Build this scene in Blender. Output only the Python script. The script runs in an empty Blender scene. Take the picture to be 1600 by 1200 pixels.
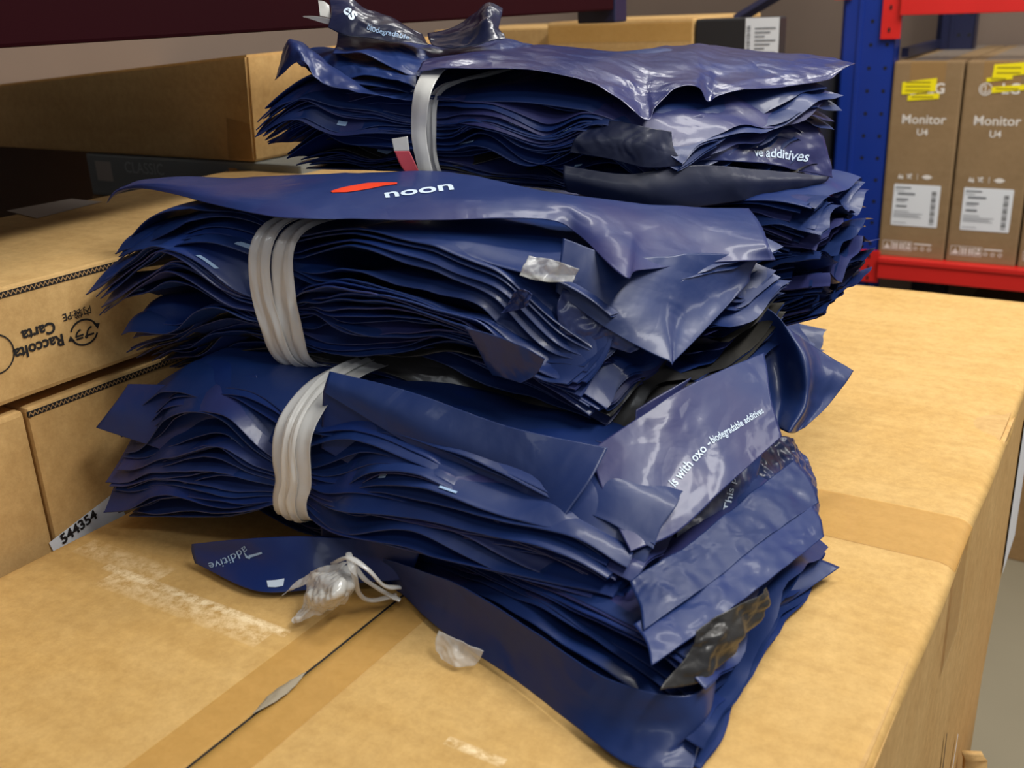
import bpy, bmesh, math, random
import numpy as np
from mathutils import Vector, Matrix

# ------------------------------------------------------------------ camera, world, light, exposure
scn = bpy.context.scene
COL = scn.collection
F_PX = 1590.0
CAM_H = 0.40
PITCH, ROLL = math.radians(20.5), math.radians(2.45)
_F = np.array([0, math.cos(PITCH), -math.sin(PITCH)])
_R0 = np.array([1.0, 0, 0]); _U0 = np.cross(_R0, _F)
_R = _R0 * math.cos(ROLL) - _U0 * math.sin(ROLL)
_U = _U0 * math.cos(ROLL) + _R0 * math.sin(ROLL)
_C = np.array([0, 0, CAM_H])
cam = bpy.data.cameras.new('camera')
cam.sensor_width = 36; cam.lens = F_PX / 1600 * 36
cam.clip_start = 0.02; cam.clip_end = 50
camo = bpy.data.objects.new('camera', cam); COL.objects.link(camo)
M = Matrix(((_R[0], _U[0], -_F[0], 0), (_R[1], _U[1], -_F[1], 0), (_R[2], _U[2], -_F[2], CAM_H), (0, 0, 0, 1)))
camo.matrix_world = M
cam.dof.use_dof = True; cam.dof.focus_distance = 0.84; cam.dof.aperture_fstop = 9.0
scn.camera = camo
scn.view_settings.view_transform = 'Standard'
scn.view_settings.look = 'None'
scn.view_settings.gamma = 1
scn.view_settings.exposure = 0.0

w = bpy.data.worlds.new('room_air'); scn.world = w; w.use_nodes = True
w.node_tree.nodes['Background'].inputs[0].default_value = (0.85, 0.88, 1.0, 1)
w.node_tree.nodes['Background'].inputs[1].default_value = 0.30

def area(name, loc, target, sx, sy, power, col):
    l = bpy.data.lights.new(name, 'AREA'); l.shape = 'RECTANGLE'; l.size = sx; l.size_y = sy
    l.energy = power; l.color = col
    o = bpy.data.objects.new(name, l); COL.objects.link(o)
    o.location = loc
    d = Vector(target) - Vector(loc)
    o.rotation_euler = d.to_track_quat('-Z', 'Y').to_euler()
    return o
# ceiling tube lights over the aisle, and an added low fill lamp that reaches in under the shelf
area('area_light', (1.05, 0.45, 1.75), (0.15, 0.85, 0), 1.5, 0.22, 36, (1.0, 0.98, 0.94))
area('area_light', (0.85, 1.35, 1.75), (0.8, 1.6, 0), 1.3, 0.22, 24, (1.0, 0.97, 0.91))
area('area_light', (0.65, 2.55, 1.75), (0.6, 2.3, 0), 1.3, 0.22, 9, (1.0, 0.98, 0.94))
area('area_light', (-0.1, -0.7, 1.75), (0, 0.7, 0), 1.2, 0.22, 6, (0.9, 0.95, 1.0))
area('area_light', (2.25, 1.35, 1.15), (-0.4, 1.2, 0.25), 0.9, 0.25, 9, (1.0, 0.98, 0.95))  # added fill below tube height, brightens shelved boxes and right-hand faces

# ------------------------------------------------------------------ coordinates
TH = math.radians(-32.7)
Bv = np.array([math.cos(TH), math.sin(TH), 0.0])        # along the far edge of the big carton
Av = np.array([-math.sin(TH), math.cos(TH), 0.0])       # receding edge direction
Zv = np.array([0, 0, 1.0])
def AB(a, b, z=0.0): return Av * a + Bv * b + Zv * z
def ray(x, y): return _F * F_PX + _R * (x - 800) + _U * (600 - y)
def Pz(x, y, z):                                        # where a sight line meets a height
    d = ray(x, y); return _C + d * ((z - CAM_H) / d[2])
def Py(x, y, Y):
    d = ray(x, y); return _C + d * (Y / d[1])

# ------------------------------------------------------------------ numpy noise
_rng = np.random.RandomState(7)
_perm = _rng.permutation(256); _perm = np.concatenate([_perm, _perm, _perm])
_grad = _rng.normal(size=(256, 3)); _grad /= np.linalg.norm(_grad, axis=1)[:, None]
def noise(x, y, z=0.0):
    x, y, z = np.broadcast_arrays(np.asarray(x, float), np.asarray(y, float), np.asarray(z, float))
    xi = np.floor(x).astype(int); yi = np.floor(y).astype(int); zi = np.floor(z).astype(int)
    xf, yf, zf = x - xi, y - yi, z - zi
    u = xf * xf * xf * (xf * (xf * 6 - 15) + 10); v = yf * yf * yf * (yf * (yf * 6 - 15) + 10); ww = zf * zf * zf * (zf * (zf * 6 - 15) + 10)
    r = 0
    for dx in (0, 1):
        for dy in (0, 1):
            for dz in (0, 1):
                h = _perm[(_perm[(_perm[(xi + dx) & 255] + yi + dy) & 255] + zi + dz) & 255]
                g = _grad[h]
                d = g[..., 0] * (xf - dx) + g[..., 1] * (yf - dy) + g[..., 2] * (zf - dz)
                r = r + d * (u if dx else 1 - u) * (v if dy else 1 - v) * (ww if dz else 1 - ww)
    return r * 1.6
def ridged(x, y, z=0.0, o=3):
    s = 0; a = 1; n = 0
    for k in range(o):
        s = s + a * (1 - 2 * np.abs(noise(x * 2 ** k, y * 2 ** k, z + k * 17.3))); n += a; a *= 0.5
    return s / n
def tri(x): return 2 * np.abs(x - np.floor(x + .5))
def creases(x, y, z, seed=0, k=5):
    """sharp straight-ish folds: warped triangle waves in random directions, patchily masked"""
    r = np.random.RandomState(int(seed * 13) % 9973 + 5); s = 0
    wx = noise(x * .8, y * .8, z * .8 + seed) * .6; wy = noise(x * .8 + 31, y * .8, z * .8 + seed) * .6
    for j in range(k):
        d = r.normal(size=3); d /= np.linalg.norm(d); f = .5 * 1.45 ** j
        m = np.clip(noise(x * .7 + j * 7.1, y * .7, z * .7 + seed) * 2.2 + .35, 0, 1)
        s = s + (tri((x + wx) * f * d[0] + (y + wy) * f * d[1] + z * f * d[2] + r.rand()) - .5) * m / f
    return s * .6
def sstep(x): x = np.clip(x, 0, 1); return x * x * (3 - 2 * x)

# ------------------------------------------------------------------ materials
def srgb(r, g, b):
    f = lambda c: (c / 255 / 12.92) if c / 255 <= 0.04045 else ((c / 255 + 0.055) / 1.055) ** 2.4
    return (f(r), f(g), f(b), 1)
def newmat(name):
    m = bpy.data.materials.new(name); m.use_nodes = True
    nt = m.node_tree; b = nt.nodes['Principled BSDF']
    return m, nt, b
def flat(name, col, rough=0.6, metal=0.0, spec=0.5, var=0.06, vscale=9.0, bump=0.0, bscale=60.0):
    m, nt, b = newmat(name); N = nt.nodes; K = nt.links
    tc = N.new('ShaderNodeTexCoord'); nz = N.new('ShaderNodeTexNoise'); nz.inputs['Scale'].default_value = vscale; nz.inputs['Detail'].default_value = 6
    K.new(tc.outputs['Object'], nz.inputs['Vector'])
    mx = N.new('ShaderNodeMix'); mx.data_type = 'RGBA'
    mx.inputs[6].default_value = tuple(c * (1 - var * 2) for c in col[:3]) + (1,)
    mx.inputs[7].default_value = tuple(min(1, c * (1 + var * 2)) for c in col[:3]) + (1,)
    K.new(nz.outputs[0], mx.inputs[0]); K.new(mx.outputs[2], b.inputs['Base Color'])
    b.inputs['Roughness'].default_value = rough; b.inputs['Metallic'].default_value = metal
    b.inputs['Specular IOR Level'].default_value = spec
    if bump:
        n2 = N.new('ShaderNodeTexNoise'); n2.inputs['Scale'].default_value = bscale; n2.inputs['Detail'].default_value = 4
        K.new(tc.outputs['Object'], n2.inputs['Vector'])
        bp = N.new('ShaderNodeBump'); bp.inputs['Strength'].default_value = bump; bp.inputs['Distance'].default_value = 0.002
        K.new(n2.outputs[0], bp.inputs['Height']); K.new(bp.outputs[0], b.inputs['Normal'])
    return m

def cardboard(name, c1, c2, speck=0.35, scuffs=None):
    m, nt, b = newmat(name); N = nt.nodes; K = nt.links
    tc = N.new('ShaderNodeTexCoord')
    def nz(scale, det=5, rough=0.6):
        n = N.new('ShaderNodeTexNoise'); n.inputs['Scale'].default_value = scale; n.inputs['Detail'].default_value = det; n.inputs['Roughness'].default_value = rough
        K.new(tc.outputs['Object'], n.inputs['Vector']); return n
    n1 = nz(11, 8, .7); n2 = nz(95, 7, 0.8); n3 = nz(300, 3)
    r1 = N.new('ShaderNodeValToRGB'); r1.color_ramp.elements[0].position = 0.32; r1.color_ramp.elements[1].position = 0.68
    r1.color_ramp.elements[0].color = c2; r1.color_ramp.elements[1].color = c1
    K.new(n1.outputs[0], r1.inputs[0])
    r2 = N.new('ShaderNodeValToRGB'); r2.color_ramp.elements[0].position = 0.35; r2.color_ramp.elements[1].position = 0.7
    r2.color_ramp.elements[0].color = (0.80, 0.76, 0.70, 1); r2.color_ramp.elements[1].color = (1.10, 1.10, 1.10, 1)
    K.new(n2.outputs[0], r2.inputs[0])
    mx = N.new('ShaderNodeMix'); mx.data_type = 'RGBA'; mx.blend_type = 'MULTIPLY'; mx.inputs[0].default_value = speck + 0.4
    K.new(r1.outputs[0], mx.inputs[6]); K.new(r2.outputs[0], mx.inputs[7])
    mp = N.new('ShaderNodeMapping'); mp.inputs['Scale'].default_value = (2.5, 70, 40); K.new(tc.outputs['Object'], mp.inputs[0])
    ns = N.new('ShaderNodeTexNoise'); ns.inputs['Scale'].default_value = 1.0; ns.inputs['Detail'].default_value = 4; K.new(mp.outputs[0], ns.inputs['Vector'])
    r3 = N.new('ShaderNodeValToRGB'); r3.color_ramp.elements[0].position = 0.35; r3.color_ramp.elements[1].position = 0.65
    r3.color_ramp.elements[0].color = (0.93, 0.91, 0.88, 1); r3.color_ramp.elements[1].color = (1.03, 1.03, 1.03, 1)
    K.new(ns.outputs[0], r3.inputs[0])
    m3 = N.new('ShaderNodeMix'); m3.data_type = 'RGBA'; m3.blend_type = 'MULTIPLY'; m3.inputs[0].default_value = 0.8
    K.new(mx.outputs[2], m3.inputs[6]); K.new(r3.outputs[0], m3.inputs[7])
    last = m3.outputs[2]
    if scuffs:
        sp = N.new('ShaderNodeSeparateXYZ'); K.new(tc.outputs['Object'], sp.inputs[0])
        def mt(op, a, bb=None, c=None):
            q = N.new('ShaderNodeMath'); q.operation = op
            for i, vv in enumerate((a, bb, c)):
                if vv is None: continue
                if isinstance(vv, (int, float)): q.inputs[i].default_value = vv
                else: K.new(vv, q.inputs[i])
            return q.outputs[0]
        for (y0, x0, x1, wd, st) in scuffs:       # paler rubbed streaks that run across the lid
            dy = mt('ABSOLUTE', mt('SUBTRACT', sp.outputs[1], y0))
            my = mt('SUBTRACT', 1.0, mt('DIVIDE', dy, wd)); my = mt('MAXIMUM', my, 0.0)
            inx = mt('MULTIPLY', mt('GREATER_THAN', sp.outputs[0], x0), mt('LESS_THAN', sp.outputs[0], x1))
            nn = mt('MULTIPLY', mt('SUBTRACT', n2.outputs[0], 0.40), 5.0); nn = mt('MINIMUM', mt('MAXIMUM', nn, 0.0), 1.0)
            f = mt('MULTIPLY', mt('MULTIPLY', mt('POWER', my, 0.5), inx), mt('MULTIPLY', nn, st))
            m2 = N.new('ShaderNodeMix'); m2.data_type = 'RGBA'; m2.inputs[7].default_value = srgb(250, 228, 185)
            K.new(f, m2.inputs[0]); K.new(last, m2.inputs[6]); last = m2.outputs[2]
    K.new(last, b.inputs['Base Color'])
    b.inputs['Roughness'].default_value = 0.72; b.inputs['Specular IOR Level'].default_value = 0.25
    bp = N.new('ShaderNodeBump'); bp.inputs['Strength'].default_value = 0.25; bp.inputs['Distance'].default_value = 0.0004
    ad = N.new('ShaderNodeMath'); ad.operation = 'ADD'; K.new(n2.outputs[0], ad.inputs[0]); K.new(n3.outputs[0], ad.inputs[1])
    K.new(ad.outputs[0], bp.inputs['Height']); K.new(bp.outputs[0], b.inputs['Normal'])
    return m

def film(name, col, rough=0.3, coat=0.5, bumps=0.5, col2=None, sheen=None):
    """opaque mailer film: fine creases as bump"""
    m, nt, b = newmat(name); N = nt.nodes; K = nt.links
    tc = N.new('ShaderNodeTexCoord')
    n1 = N.new('ShaderNodeTexNoise'); n1.inputs['Scale'].default_value = 9; n1.inputs['Detail'].default_value = 3
    K.new(tc.outputs['Object'], n1.inputs['Vector'])
    mx = N.new('ShaderNodeMix'); mx.data_type = 'RGBA'; mx.inputs[6].default_value = col; mx.inputs[7].default_value = col2 or col
    rp = N.new('ShaderNodeValToRGB'); rp.color_ramp.elements[0].position = 0.42; rp.color_ramp.elements[1].position = 0.62
    K.new(n1.outputs[0], rp.inputs[0]); K.new(rp.outputs[0], mx.inputs[0]); K.new(mx.outputs[2], b.inputs['Base Color'])
    b.inputs['Roughness'].default_value = rough
    b.inputs['Specular IOR Level'].default_value = 0.38
    b.inputs['Coat Weight'].default_value = coat; b.inputs['Coat Roughness'].default_value = 0.12
    # creases: warped voronoi edges + soft noise
    wn = N.new('ShaderNodeTexNoise'); wn.inputs['Scale'].default_value = 14; wn.inputs['Detail'].default_value = 2
    K.new(tc.outputs['Object'], wn.inputs['Vector'])
    va = N.new('ShaderNodeVectorMath'); va.operation = 'MULTIPLY_ADD'; va.inputs[1].default_value = (0.05, 0.05, 0.05)
    K.new(wn.outputs['Color'], va.inputs[0]); K.new(tc.outputs['Object'], va.inputs[2])
    vo = N.new('ShaderNodeTexVoronoi'); vo.feature = 'DISTANCE_TO_EDGE'; vo.inputs['Scale'].default_value = 16
    K.new(va.outputs[0], vo.inputs['Vector'])
    cl = N.new('ShaderNodeMath'); cl.operation = 'MINIMUM'; cl.inputs[1].default_value = 0.12; K.new(vo.outputs['Distance'], cl.inputs[0])
    n3 = N.new('ShaderNodeTexNoise'); n3.inputs['Scale'].default_value = 38; n3.inputs['Detail'].default_value = 3; K.new(va.outputs[0], n3.inputs['Vector'])
    ml = N.new('ShaderNodeMath'); ml.operation = 'MULTIPLY_ADD'; ml.inputs[1].default_value = 2.0
    K.new(cl.outputs[0], ml.inputs[0]); K.new(n3.outputs[0], ml.inputs[2])
    bp = N.new('ShaderNodeBump'); bp.inputs['Strength'].default_value = bumps; bp.inputs['Distance'].default_value = 0.0016
    K.new(ml.outputs[0], bp.inputs['Height']); K.new(bp.outputs[0], b.inputs['Normal']); K.new(bp.outputs[0], b.inputs['Coat Normal'])
    return m

def clear(name, col, alpha, rough=0.25):
    m, nt, b = newmat(name); N = nt.nodes; K = nt.links
    b.inputs['Base Color'].default_value = col; b.inputs['Roughness'].default_value = rough
    b.inputs['Alpha'].default_value = alpha; b.inputs['Coat Weight'].default_value = 0.6
    b.inputs['Coat Roughness'].default_value = 0.1
    tc = N.new('ShaderNodeTexCoord'); n3 = N.new('ShaderNodeTexNoise'); n3.inputs['Scale'].default_value = 60; n3.inputs['Detail'].default_value = 4
    K.new(tc.outputs['Object'], n3.inputs['Vector'])
    bp = N.new('ShaderNodeBump'); bp.inputs['Strength'].default_value = 0.5; bp.inputs['Distance'].default_value = 0.001
    K.new(n3.outputs[0], bp.inputs['Height']); K.new(bp.outputs[0], b.inputs['Normal'])
    return m

NAVY = film('navy_film', srgb(18, 43, 96), 0.44, 0.12, 0.35, srgb(25, 44, 92))
NAVY2 = film('navy_film_matt', srgb(14, 40, 100), 0.48, 0.1, 0.25, srgb(20, 44, 98))
PURPLE = film('violet_navy_film', srgb(32, 49, 100), 0.44, 0.15, 0.4, srgb(46, 49, 96))
CRINK = film('crumpled_navy_film', srgb(26, 48, 100), 0.36, 0.25, 0.7, srgb(38, 50, 96))
INNER = film('grey_inner_film', srgb(38, 39, 42), 0.40, 0.2, 0.6, srgb(52, 50, 46))
SHADEF = film('shaded_navy_film', srgb(15, 24, 50), 0.5, 0.06, 0.35, srgb(20, 28, 56))  # navy film with the shade of the top bundle's front put into its colour
TOPF = film('glossy_navy_film', srgb(34, 48, 98), 0.30, 0.5, 0.8, srgb(46, 50, 96))
DNAVY = film('dark_navy_film', srgb(17, 24, 48), 0.30, 0.5, 0.7, srgb(24, 30, 60))
WHITE_INK = flat('white_ink', srgb(205, 222, 240), 0.45, var=0.03)
RED_INK = flat('red_ink', srgb(225, 62, 28), 0.45, var=0.03)
PALE_INK = flat('pale_blue_ink', srgb(150, 178, 210), 0.4, var=0.05)
STRAP = clear('milky_strap_film', srgb(240, 240, 236), 0.50, 0.3)
CLEARF = clear('clear_crinkled_film', srgb(235, 235, 230), 0.42, 0.15)
TAPE = clear('amber_parcel_tape', srgb(216, 168, 84), 0.42, 0.45)
CLEARTAPE = clear('pale_parcel_tape', srgb(190, 150, 95), 0.5, 0.25)
CARD = cardboard('kraft_cardboard', srgb(210, 175, 118), srgb(199, 161, 104))
LID = cardboard('kraft_lid', srgb(212, 176, 114), srgb(202, 163, 98), scuffs=[(0.417, -0.655, -0.46, 0.0045, 1.0), (0.408, -0.64, -0.47, 0.014, 0.6), (0.383, -0.302, -0.262, 0.004, 0.9), (0.430, -0.70, -0.60, 0.012, 0.5)])
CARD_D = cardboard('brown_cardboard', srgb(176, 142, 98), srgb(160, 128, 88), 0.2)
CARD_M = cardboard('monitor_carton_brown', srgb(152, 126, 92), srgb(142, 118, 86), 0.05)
BLACKB = flat('black_printed_card', srgb(38, 38, 40), 0.5)
DARKB = flat('dark_green_grey_card', srgb(128, 132, 128), 0.7)
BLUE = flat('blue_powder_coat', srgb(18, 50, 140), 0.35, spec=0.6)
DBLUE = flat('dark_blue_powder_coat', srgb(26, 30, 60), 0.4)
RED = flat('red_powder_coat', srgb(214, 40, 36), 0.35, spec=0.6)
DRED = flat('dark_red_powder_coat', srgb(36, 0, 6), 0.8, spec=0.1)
HOLE = flat('slot_black', srgb(12, 12, 16), 0.8)
PAPER = flat('white_label_paper', srgb(228, 232, 236), 0.5, var=0.02)
YELLOW = flat('yellow_sticker', srgb(250, 232, 10), 0.5, var=0.02)
BINK = flat('black_ink', srgb(30, 28, 28), 0.6)
GINK = flat('grey_ink', srgb(120, 124, 130), 0.6)
OLIVE = flat('olive_ink', srgb(150, 135, 20), 0.6)
WINK = flat('white_box_print', srgb(228, 222, 214), 0.6)
TANINK = flat('tan_print', srgb(225, 165, 100), 0.6)
WALL = flat('wall_plaster', srgb(120, 104, 92), 0.85, var=0.03, bump=0.1)
FLOORM = flat('floor_concrete', srgb(148, 139, 116), 0.6, var=0.05, vscale=4)
DECK = flat('shelf_deck_metal', srgb(70, 60, 60), 0.6)

# ------------------------------------------------------------------ object helpers
def link(name, me, mat=None, parent=None, smooth=False):
    o = bpy.data.objects.new(name, me); COL.objects.link(o)
    if mat is not None:
        for mm in (mat if isinstance(mat, (list, tuple)) else [mat]): me.materials.append(mm)
    if parent is not None: o.parent = parent
    if smooth: me.polygons.foreach_set('use_smooth', [True] * len(me.polygons))
    return o
def tag(o, label=None, cat=None, group=None, kind=None):
    if label: o['label'] = label
    if cat: o['category'] = cat
    if group: o['group'] = group
    if kind: o['kind'] = kind
    return o
def empty(name, loc, rz=0.0, label=None, cat=None, group=None):
    o = bpy.data.objects.new(name, None); COL.objects.link(o); o.empty_display_size = 0.05
    o.location = loc; o.rotation_euler = (0, 0, rz)
    return tag(o, label, cat, group)
def box_bm(bm, x0, x1, y0, y1, z0, z1, bev=0.0, mi=0):
    vs = [bm.verts.new((x, y, z)) for x in (x0, x1) for y in (y0, y1) for z in (z0, z1)]
    fs = [bm.faces.new([vs[i] for i in q]) for q in ((0, 1, 3, 2), (4, 6, 7, 5), (0, 4, 5, 1), (2, 3, 7, 6), (0, 2, 6, 4), (1, 5, 7, 3))]
    for f in fs: f.material_index = mi
    if bev:
        es = list({e for f in fs for e in f.edges})
        bmesh.ops.bevel(bm, geom=es, offset=bev, segments=2, affect='EDGES', profile=0.6)
def boxes(name, lst, mat, parent=None, bev=0.0):
    bm = bmesh.new()
    for b in lst: box_bm(bm, *b, bev=bev)
    bmesh.ops.recalc_face_normals(bm, faces=bm.faces)
    me = bpy.data.meshes.new(name); bm.to_mesh(me); bm.free()
    return link(name, me, mat, parent)
def cyl_bm(bm, p, q, r, seg=10):
    p = Vector(p); q = Vector(q); d = (q - p)
    m = Matrix.Translation((p + q) / 2) @ d.to_track_quat('Z', 'Y').to_matrix().to_4x4()
    bmesh.ops.create_cone(bm, cap_ends=True, segments=seg, radius1=r, radius2=r, depth=d.length, matrix=m)
def grid_mesh(name, P, mat, parent=None, solid=0.0, smooth=True, rim=True):
    n, m = P.shape[:2]
    me = bpy.data.meshes.new(name)
    idx = np.arange(n * m).reshape(n, m)
    q = np.stack([idx[:-1, :-1], idx[1:, :-1], idx[1:, 1:], idx[:-1, 1:]], -1).reshape(-1, 4)
    me.vertices.add(n * m); me.vertices.foreach_set('co', P.reshape(-1).astype(np.float32))
    me.loops.add(q.size); me.loops.foreach_set('vertex_index', q.reshape(-1).astype(np.int32))
    me.polygons.add(len(q)); me.polygons.foreach_set('loop_start', (np.arange(len(q)) * 4).astype(np.int32))
    me.update(calc_edges=True)
    o = link(name, me, mat, parent, smooth)
    if solid:
        s = o.modifiers.new('film', 'SOLIDIFY'); s.thickness = solid; s.offset = 0
    return o
def prism_mesh(name, poly, depth, axis_fn, mat, parent=None, bev=0.0):
    """poly in 2D extruded; axis_fn(p, t) -> 3D"""
    bm = bmesh.new()
    a = [bm.verts.new(axis_fn(p, 0)) for p in poly]; b = [bm.verts.new(axis_fn(p, depth)) for p in poly]
    bm.faces.new(a); bm.faces.new(b[::-1])
    for i in range(len(poly)): bm.faces.new((a[i], b[i], b[(i + 1) % len(poly)], a[(i + 1) % len(poly)]))
    bmesh.ops.recalc_face_normals(bm, faces=bm.faces)
    if bev: bmesh.ops.bevel(bm, geom=list(bm.edges), offset=bev, segments=2, affect='EDGES')
    me = bpy.data.meshes.new(name); bm.to_mesh(me); bm.free()
    return link(name, me, mat, parent)

_dg = None
def text_verts(txt, size=1.0, bold=0.0):
    """text as flat triangles in its own XY plane, centred; returns verts, faces, width"""
    c = bpy.data.curves.new('t', 'FONT'); c.body = txt; c.size = size; c.align_x = 'CENTER'; c.align_y = 'CENTER'; c.offset = bold; c.resolution_u = 3
    o = bpy.data.objects.new('t', c); COL.objects.link(o)
    dg = bpy.context.evaluated_depsgraph_get(); dg.update()
    me = bpy.data.meshes.new_from_object(o.evaluated_get(dg))
    v = np.array([x.co[:] for x in me.vertices]); f = [tuple(p.vertices) for p in me.polygons]
    COL.objects.unlink(o); bpy.data.objects.remove(o); bpy.data.curves.remove(c); bpy.data.meshes.remove(me)
    return v, f
def raw_mesh(name, V, Fc, mat, parent=None):
    me = bpy.data.meshes.new(name); me.from_pydata([tuple(map(float, p)) for p in V], [], Fc); me.update()
    return link(name, me, mat, parent)
def flat_text(name, txt, size, org, ux, uy, mat, parent, bold=0.0, off=0.0006):
    """flat lettering on a flat face: origin, baseline direction, up direction"""
    v, f = text_verts(txt, size, bold)
    ux = np.array(ux, float); uy = np.array(uy, float); n = np.cross(ux, uy)
    V = [np.array(org) + ux * p[0] + uy * p[1] + n * off for p in v]
    return raw_mesh(name, V, f, mat, parent)
def flat_quads(name, rects, org, ux, uy, mat, parent, off=0.0006):
    ux = np.array(ux, float); uy = np.array(uy, float); n = np.cross(ux, uy); V = []; Fc = []
    for r in rects:
        if isinstance(r[0], (int, float)):
            x0, y0, x1, y1 = r; pts = [(x0, y0), (x1, y0), (x1, y1), (x0, y1)]
        else: pts = r
        k = len(V)
        V += [np.array(org) + ux * p[0] + uy * p[1] + n * off for p in pts]; Fc.append(tuple(range(k, k + len(pts))))
    return raw_mesh(name, V, Fc, mat, parent)

# local frame of anything aligned with the cartons: x = B, y = A
def ab_empty(name, a, b, z, label, cat, group=None):
    return empty(name, tuple(AB(a, b, z)), TH, label, cat, group)

# ------------------------------------------------------------------ setting
def struct(name, lst, mat, rz=TH):
    o = boxes(name, lst, mat); o.rotation_euler = (0, 0, rz); return tag(o, kind='structure')
struct('floor', [(-3, 3.5, -1.5, 4, -1.0, -0.95)], FLOORM)
struct('wall_left', [(-1.7, -1.62, -1.5, 3.15, -0.95, 2.0)], WALL)
struct('wall_back', [(-1.62, 3.2, 3.10, 3.18, -0.95, 2.0)], WALL)
struct('ceiling', [(-1.7, 3.5, -1.5, 3.2, 2.0, 2.06)], WALL)

# ------------------------------------------------------------------ the big carton
def build_big_carton():
    r = ab_empty('cardboard_box', 0, 0, -0.95, 'huge light brown cardboard box in the foreground carrying the blue bags', 'cardboard box')
    Z = 0.95
    prof = [(-0.12, 0.0), (-0.12, Z - .004), (1.466, Z - .004), (1.466, Z - .17), (1.27, Z - .17), (1.17, Z - .27), (1.12, Z - .36), (1.06, 0.0)]
    prism_mesh('box_body', prof, 0.637, lambda p, t: (-0.72 + t, p[0], p[1]), CARD, r, 0.004)
    # two lid flaps meeting at the seam, softly dented
    def flapgrid(b0, b1, seam_right):
        nb, na = 60, 150
        bb = np.linspace(b0, b1, nb)[:, None] * np.ones((1, na)); aa = np.ones((nb, 1)) * np.linspace(-0.122, 1.468, na)[None]
        z = Z - 0.0015 + noise(aa * 3, bb * 3, 4.2) * 0.0022 + noise(aa * 11, bb * 9, 1.2) * 0.0006
        if seam_right: edge = np.clip(1 - (b1 - bb) / 0.02, 0, 1)
        else: edge = np.clip(1 - (bb - b0) / 0.02, 0, 1)
        z = z - 0.0006 * edge
        # outer edge rounds over
        outer = np.clip(1 - ((bb - b0) if seam_right else (b1 - bb)) / 0.012, 0, 1); z = z - 0.006 * outer ** 2
        if not seam_right:
            bb = bb + 0.0025 * noise(aa * 6, 3.3, 1) * outer
            z = z - 0.010 * np.exp(-((aa - 1.02) / 0.03) ** 2) * np.clip(1 - (b1 - bb) / 0.05, 0, 1)
        sc = 0.010 * np.exp(-((aa - 0.462) / 0.022) ** 2)
        if seam_right: bb = bb - 0.0022 * np.exp(-((aa - 0.445) / 0.02) ** 2) * edge
        return np.stack([bb, aa, z], -1)
    g1 = flapgrid(-0.7225, -0.4196, True); g2 = flapgrid(-0.4175, -0.0815, False)
    o1 = grid_mesh('lid_flap', g1, LID, r); o2 = grid_mesh('lid_flap', g2, LID, r)
    for o in (o1, o2):
        s = o.modifiers.new('t', 'SOLIDIFY'); s.thickness = 0.003; s.offset = -1
    aa = np.ones((3, 1)) * np.linspace(-.12, 1.46, 200)[None]; bb = np.linspace(-.4196, -.4174, 3)[:, None] + .0003 * noise(aa * 30, 1.1, 2.2)
    grid_mesh('seam_gap', np.stack([bb, aa, Z - .0015 + noise(aa * 3, bb * 3, 4.2) * .0022 + noise(aa * 11, bb * 9, 1.2) * .0006 + .0004], -1), HOLE, r)
    # parcel tape along the seam (two halves, split open near the front) and across the lid on the right
    def tape_strip(nm, b0, b1, a0, a1, n=60):
        bb = np.linspace(b0, b1, 80)[:, None] * np.ones((1, n)); aa = np.ones((80, 1)) * np.linspace(a0, a1, n)[None]
        z = Z - 0.0015 + noise(aa * 3, bb * 3, 4.2) * 0.0022 + noise(aa * 11, bb * 9, 1.2) * 0.0006 + 0.0006
        z = z - 0.006 * np.clip(1 - (-0.0815 - bb) / 0.012, 0, 1) ** 2
        return grid_mesh(nm, np.stack([bb, aa, z], -1), TAPE, r)
    tape_strip('parcel_tape', -0.451, -0.4197, -0.12, 1.46, 120); tape_strip('parcel_tape', -0.4175, -0.386, -0.12, 1.46, 120)
    tape_strip('parcel_tape', -0.37, -0.0815, 0.722, 0.800, 40)
    flat_quads('tape_end', [(0.722, -0.10, 0.800, -0.006)], (-0.0822, 0, Z), (0, 1, 0), (0, 0, 1), TAPE, r, off=0.0009)
    # torn bubble of tape over the seam
    n = 24; t = np.linspace(0, 1, n)[:, None]; s = np.linspace(-1, 1, 9)[None]
    bb = -0.4180 + s * 0.0045 * np.sin(np.pi * t); aa = 0.342 + 0.048 * t + 0 * s; zz = Z + 0.0002 + 0.0015 * (1 - s ** 2) * np.sin(np.pi * t) + 0.0008 * noise(aa * 200, bb * 300, 2)
    grid_mesh('tape_tear', np.stack([bb, aa, zz], -1), flat('frayed_grey_edge', srgb(150, 138, 116), .7), r)
    # side face: shipping label, split and crease
    X = -0.083
    flat_quads('shipping_label', [(1.165, -0.245, 1.27, -0.05)], (X, 0, Z), (0, 1, 0), (0, 0, 1), PAPER, r, 0.002)
    flat_quads('shipping_label', [[(0.872, -0.42), (0.905, -0.285), (0.910, -0.290), (0.885, -0.42)]], (X, 0, Z), (0, 1, 0), (0, 0, 1), PAPER, r, 0.002)
    flat_quads('side_split', [[(0.828, -0.42), (0.812, -0.30), (0.806, -0.215), (0.810, -0.215), (0.820, -0.30), (0.842, -0.42)]], (X, 0, Z), (0, 1, 0), (0, 0, 1), HOLE, r, 0.002)
    # torn flap edge standing off the side
    P = []
    for i in range(14):
        f = i / 13
        P.append([(X + 0.004 + 0.016 * math.sin(f * 2), 0.955 + 0.008 * math.sin(i * 2.1), Z - 0.345 - 0.17 * f), (X + 0.022 + 0.018 * math.sin(f * 2), 0.97 + 0.009 * math.sin(i * 1.7), Z - 0.350 - 0.17 * f)])
    grid_mesh('torn_edge', np.array(P), CARD, r, 0.006)
build_big_carton()

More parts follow.
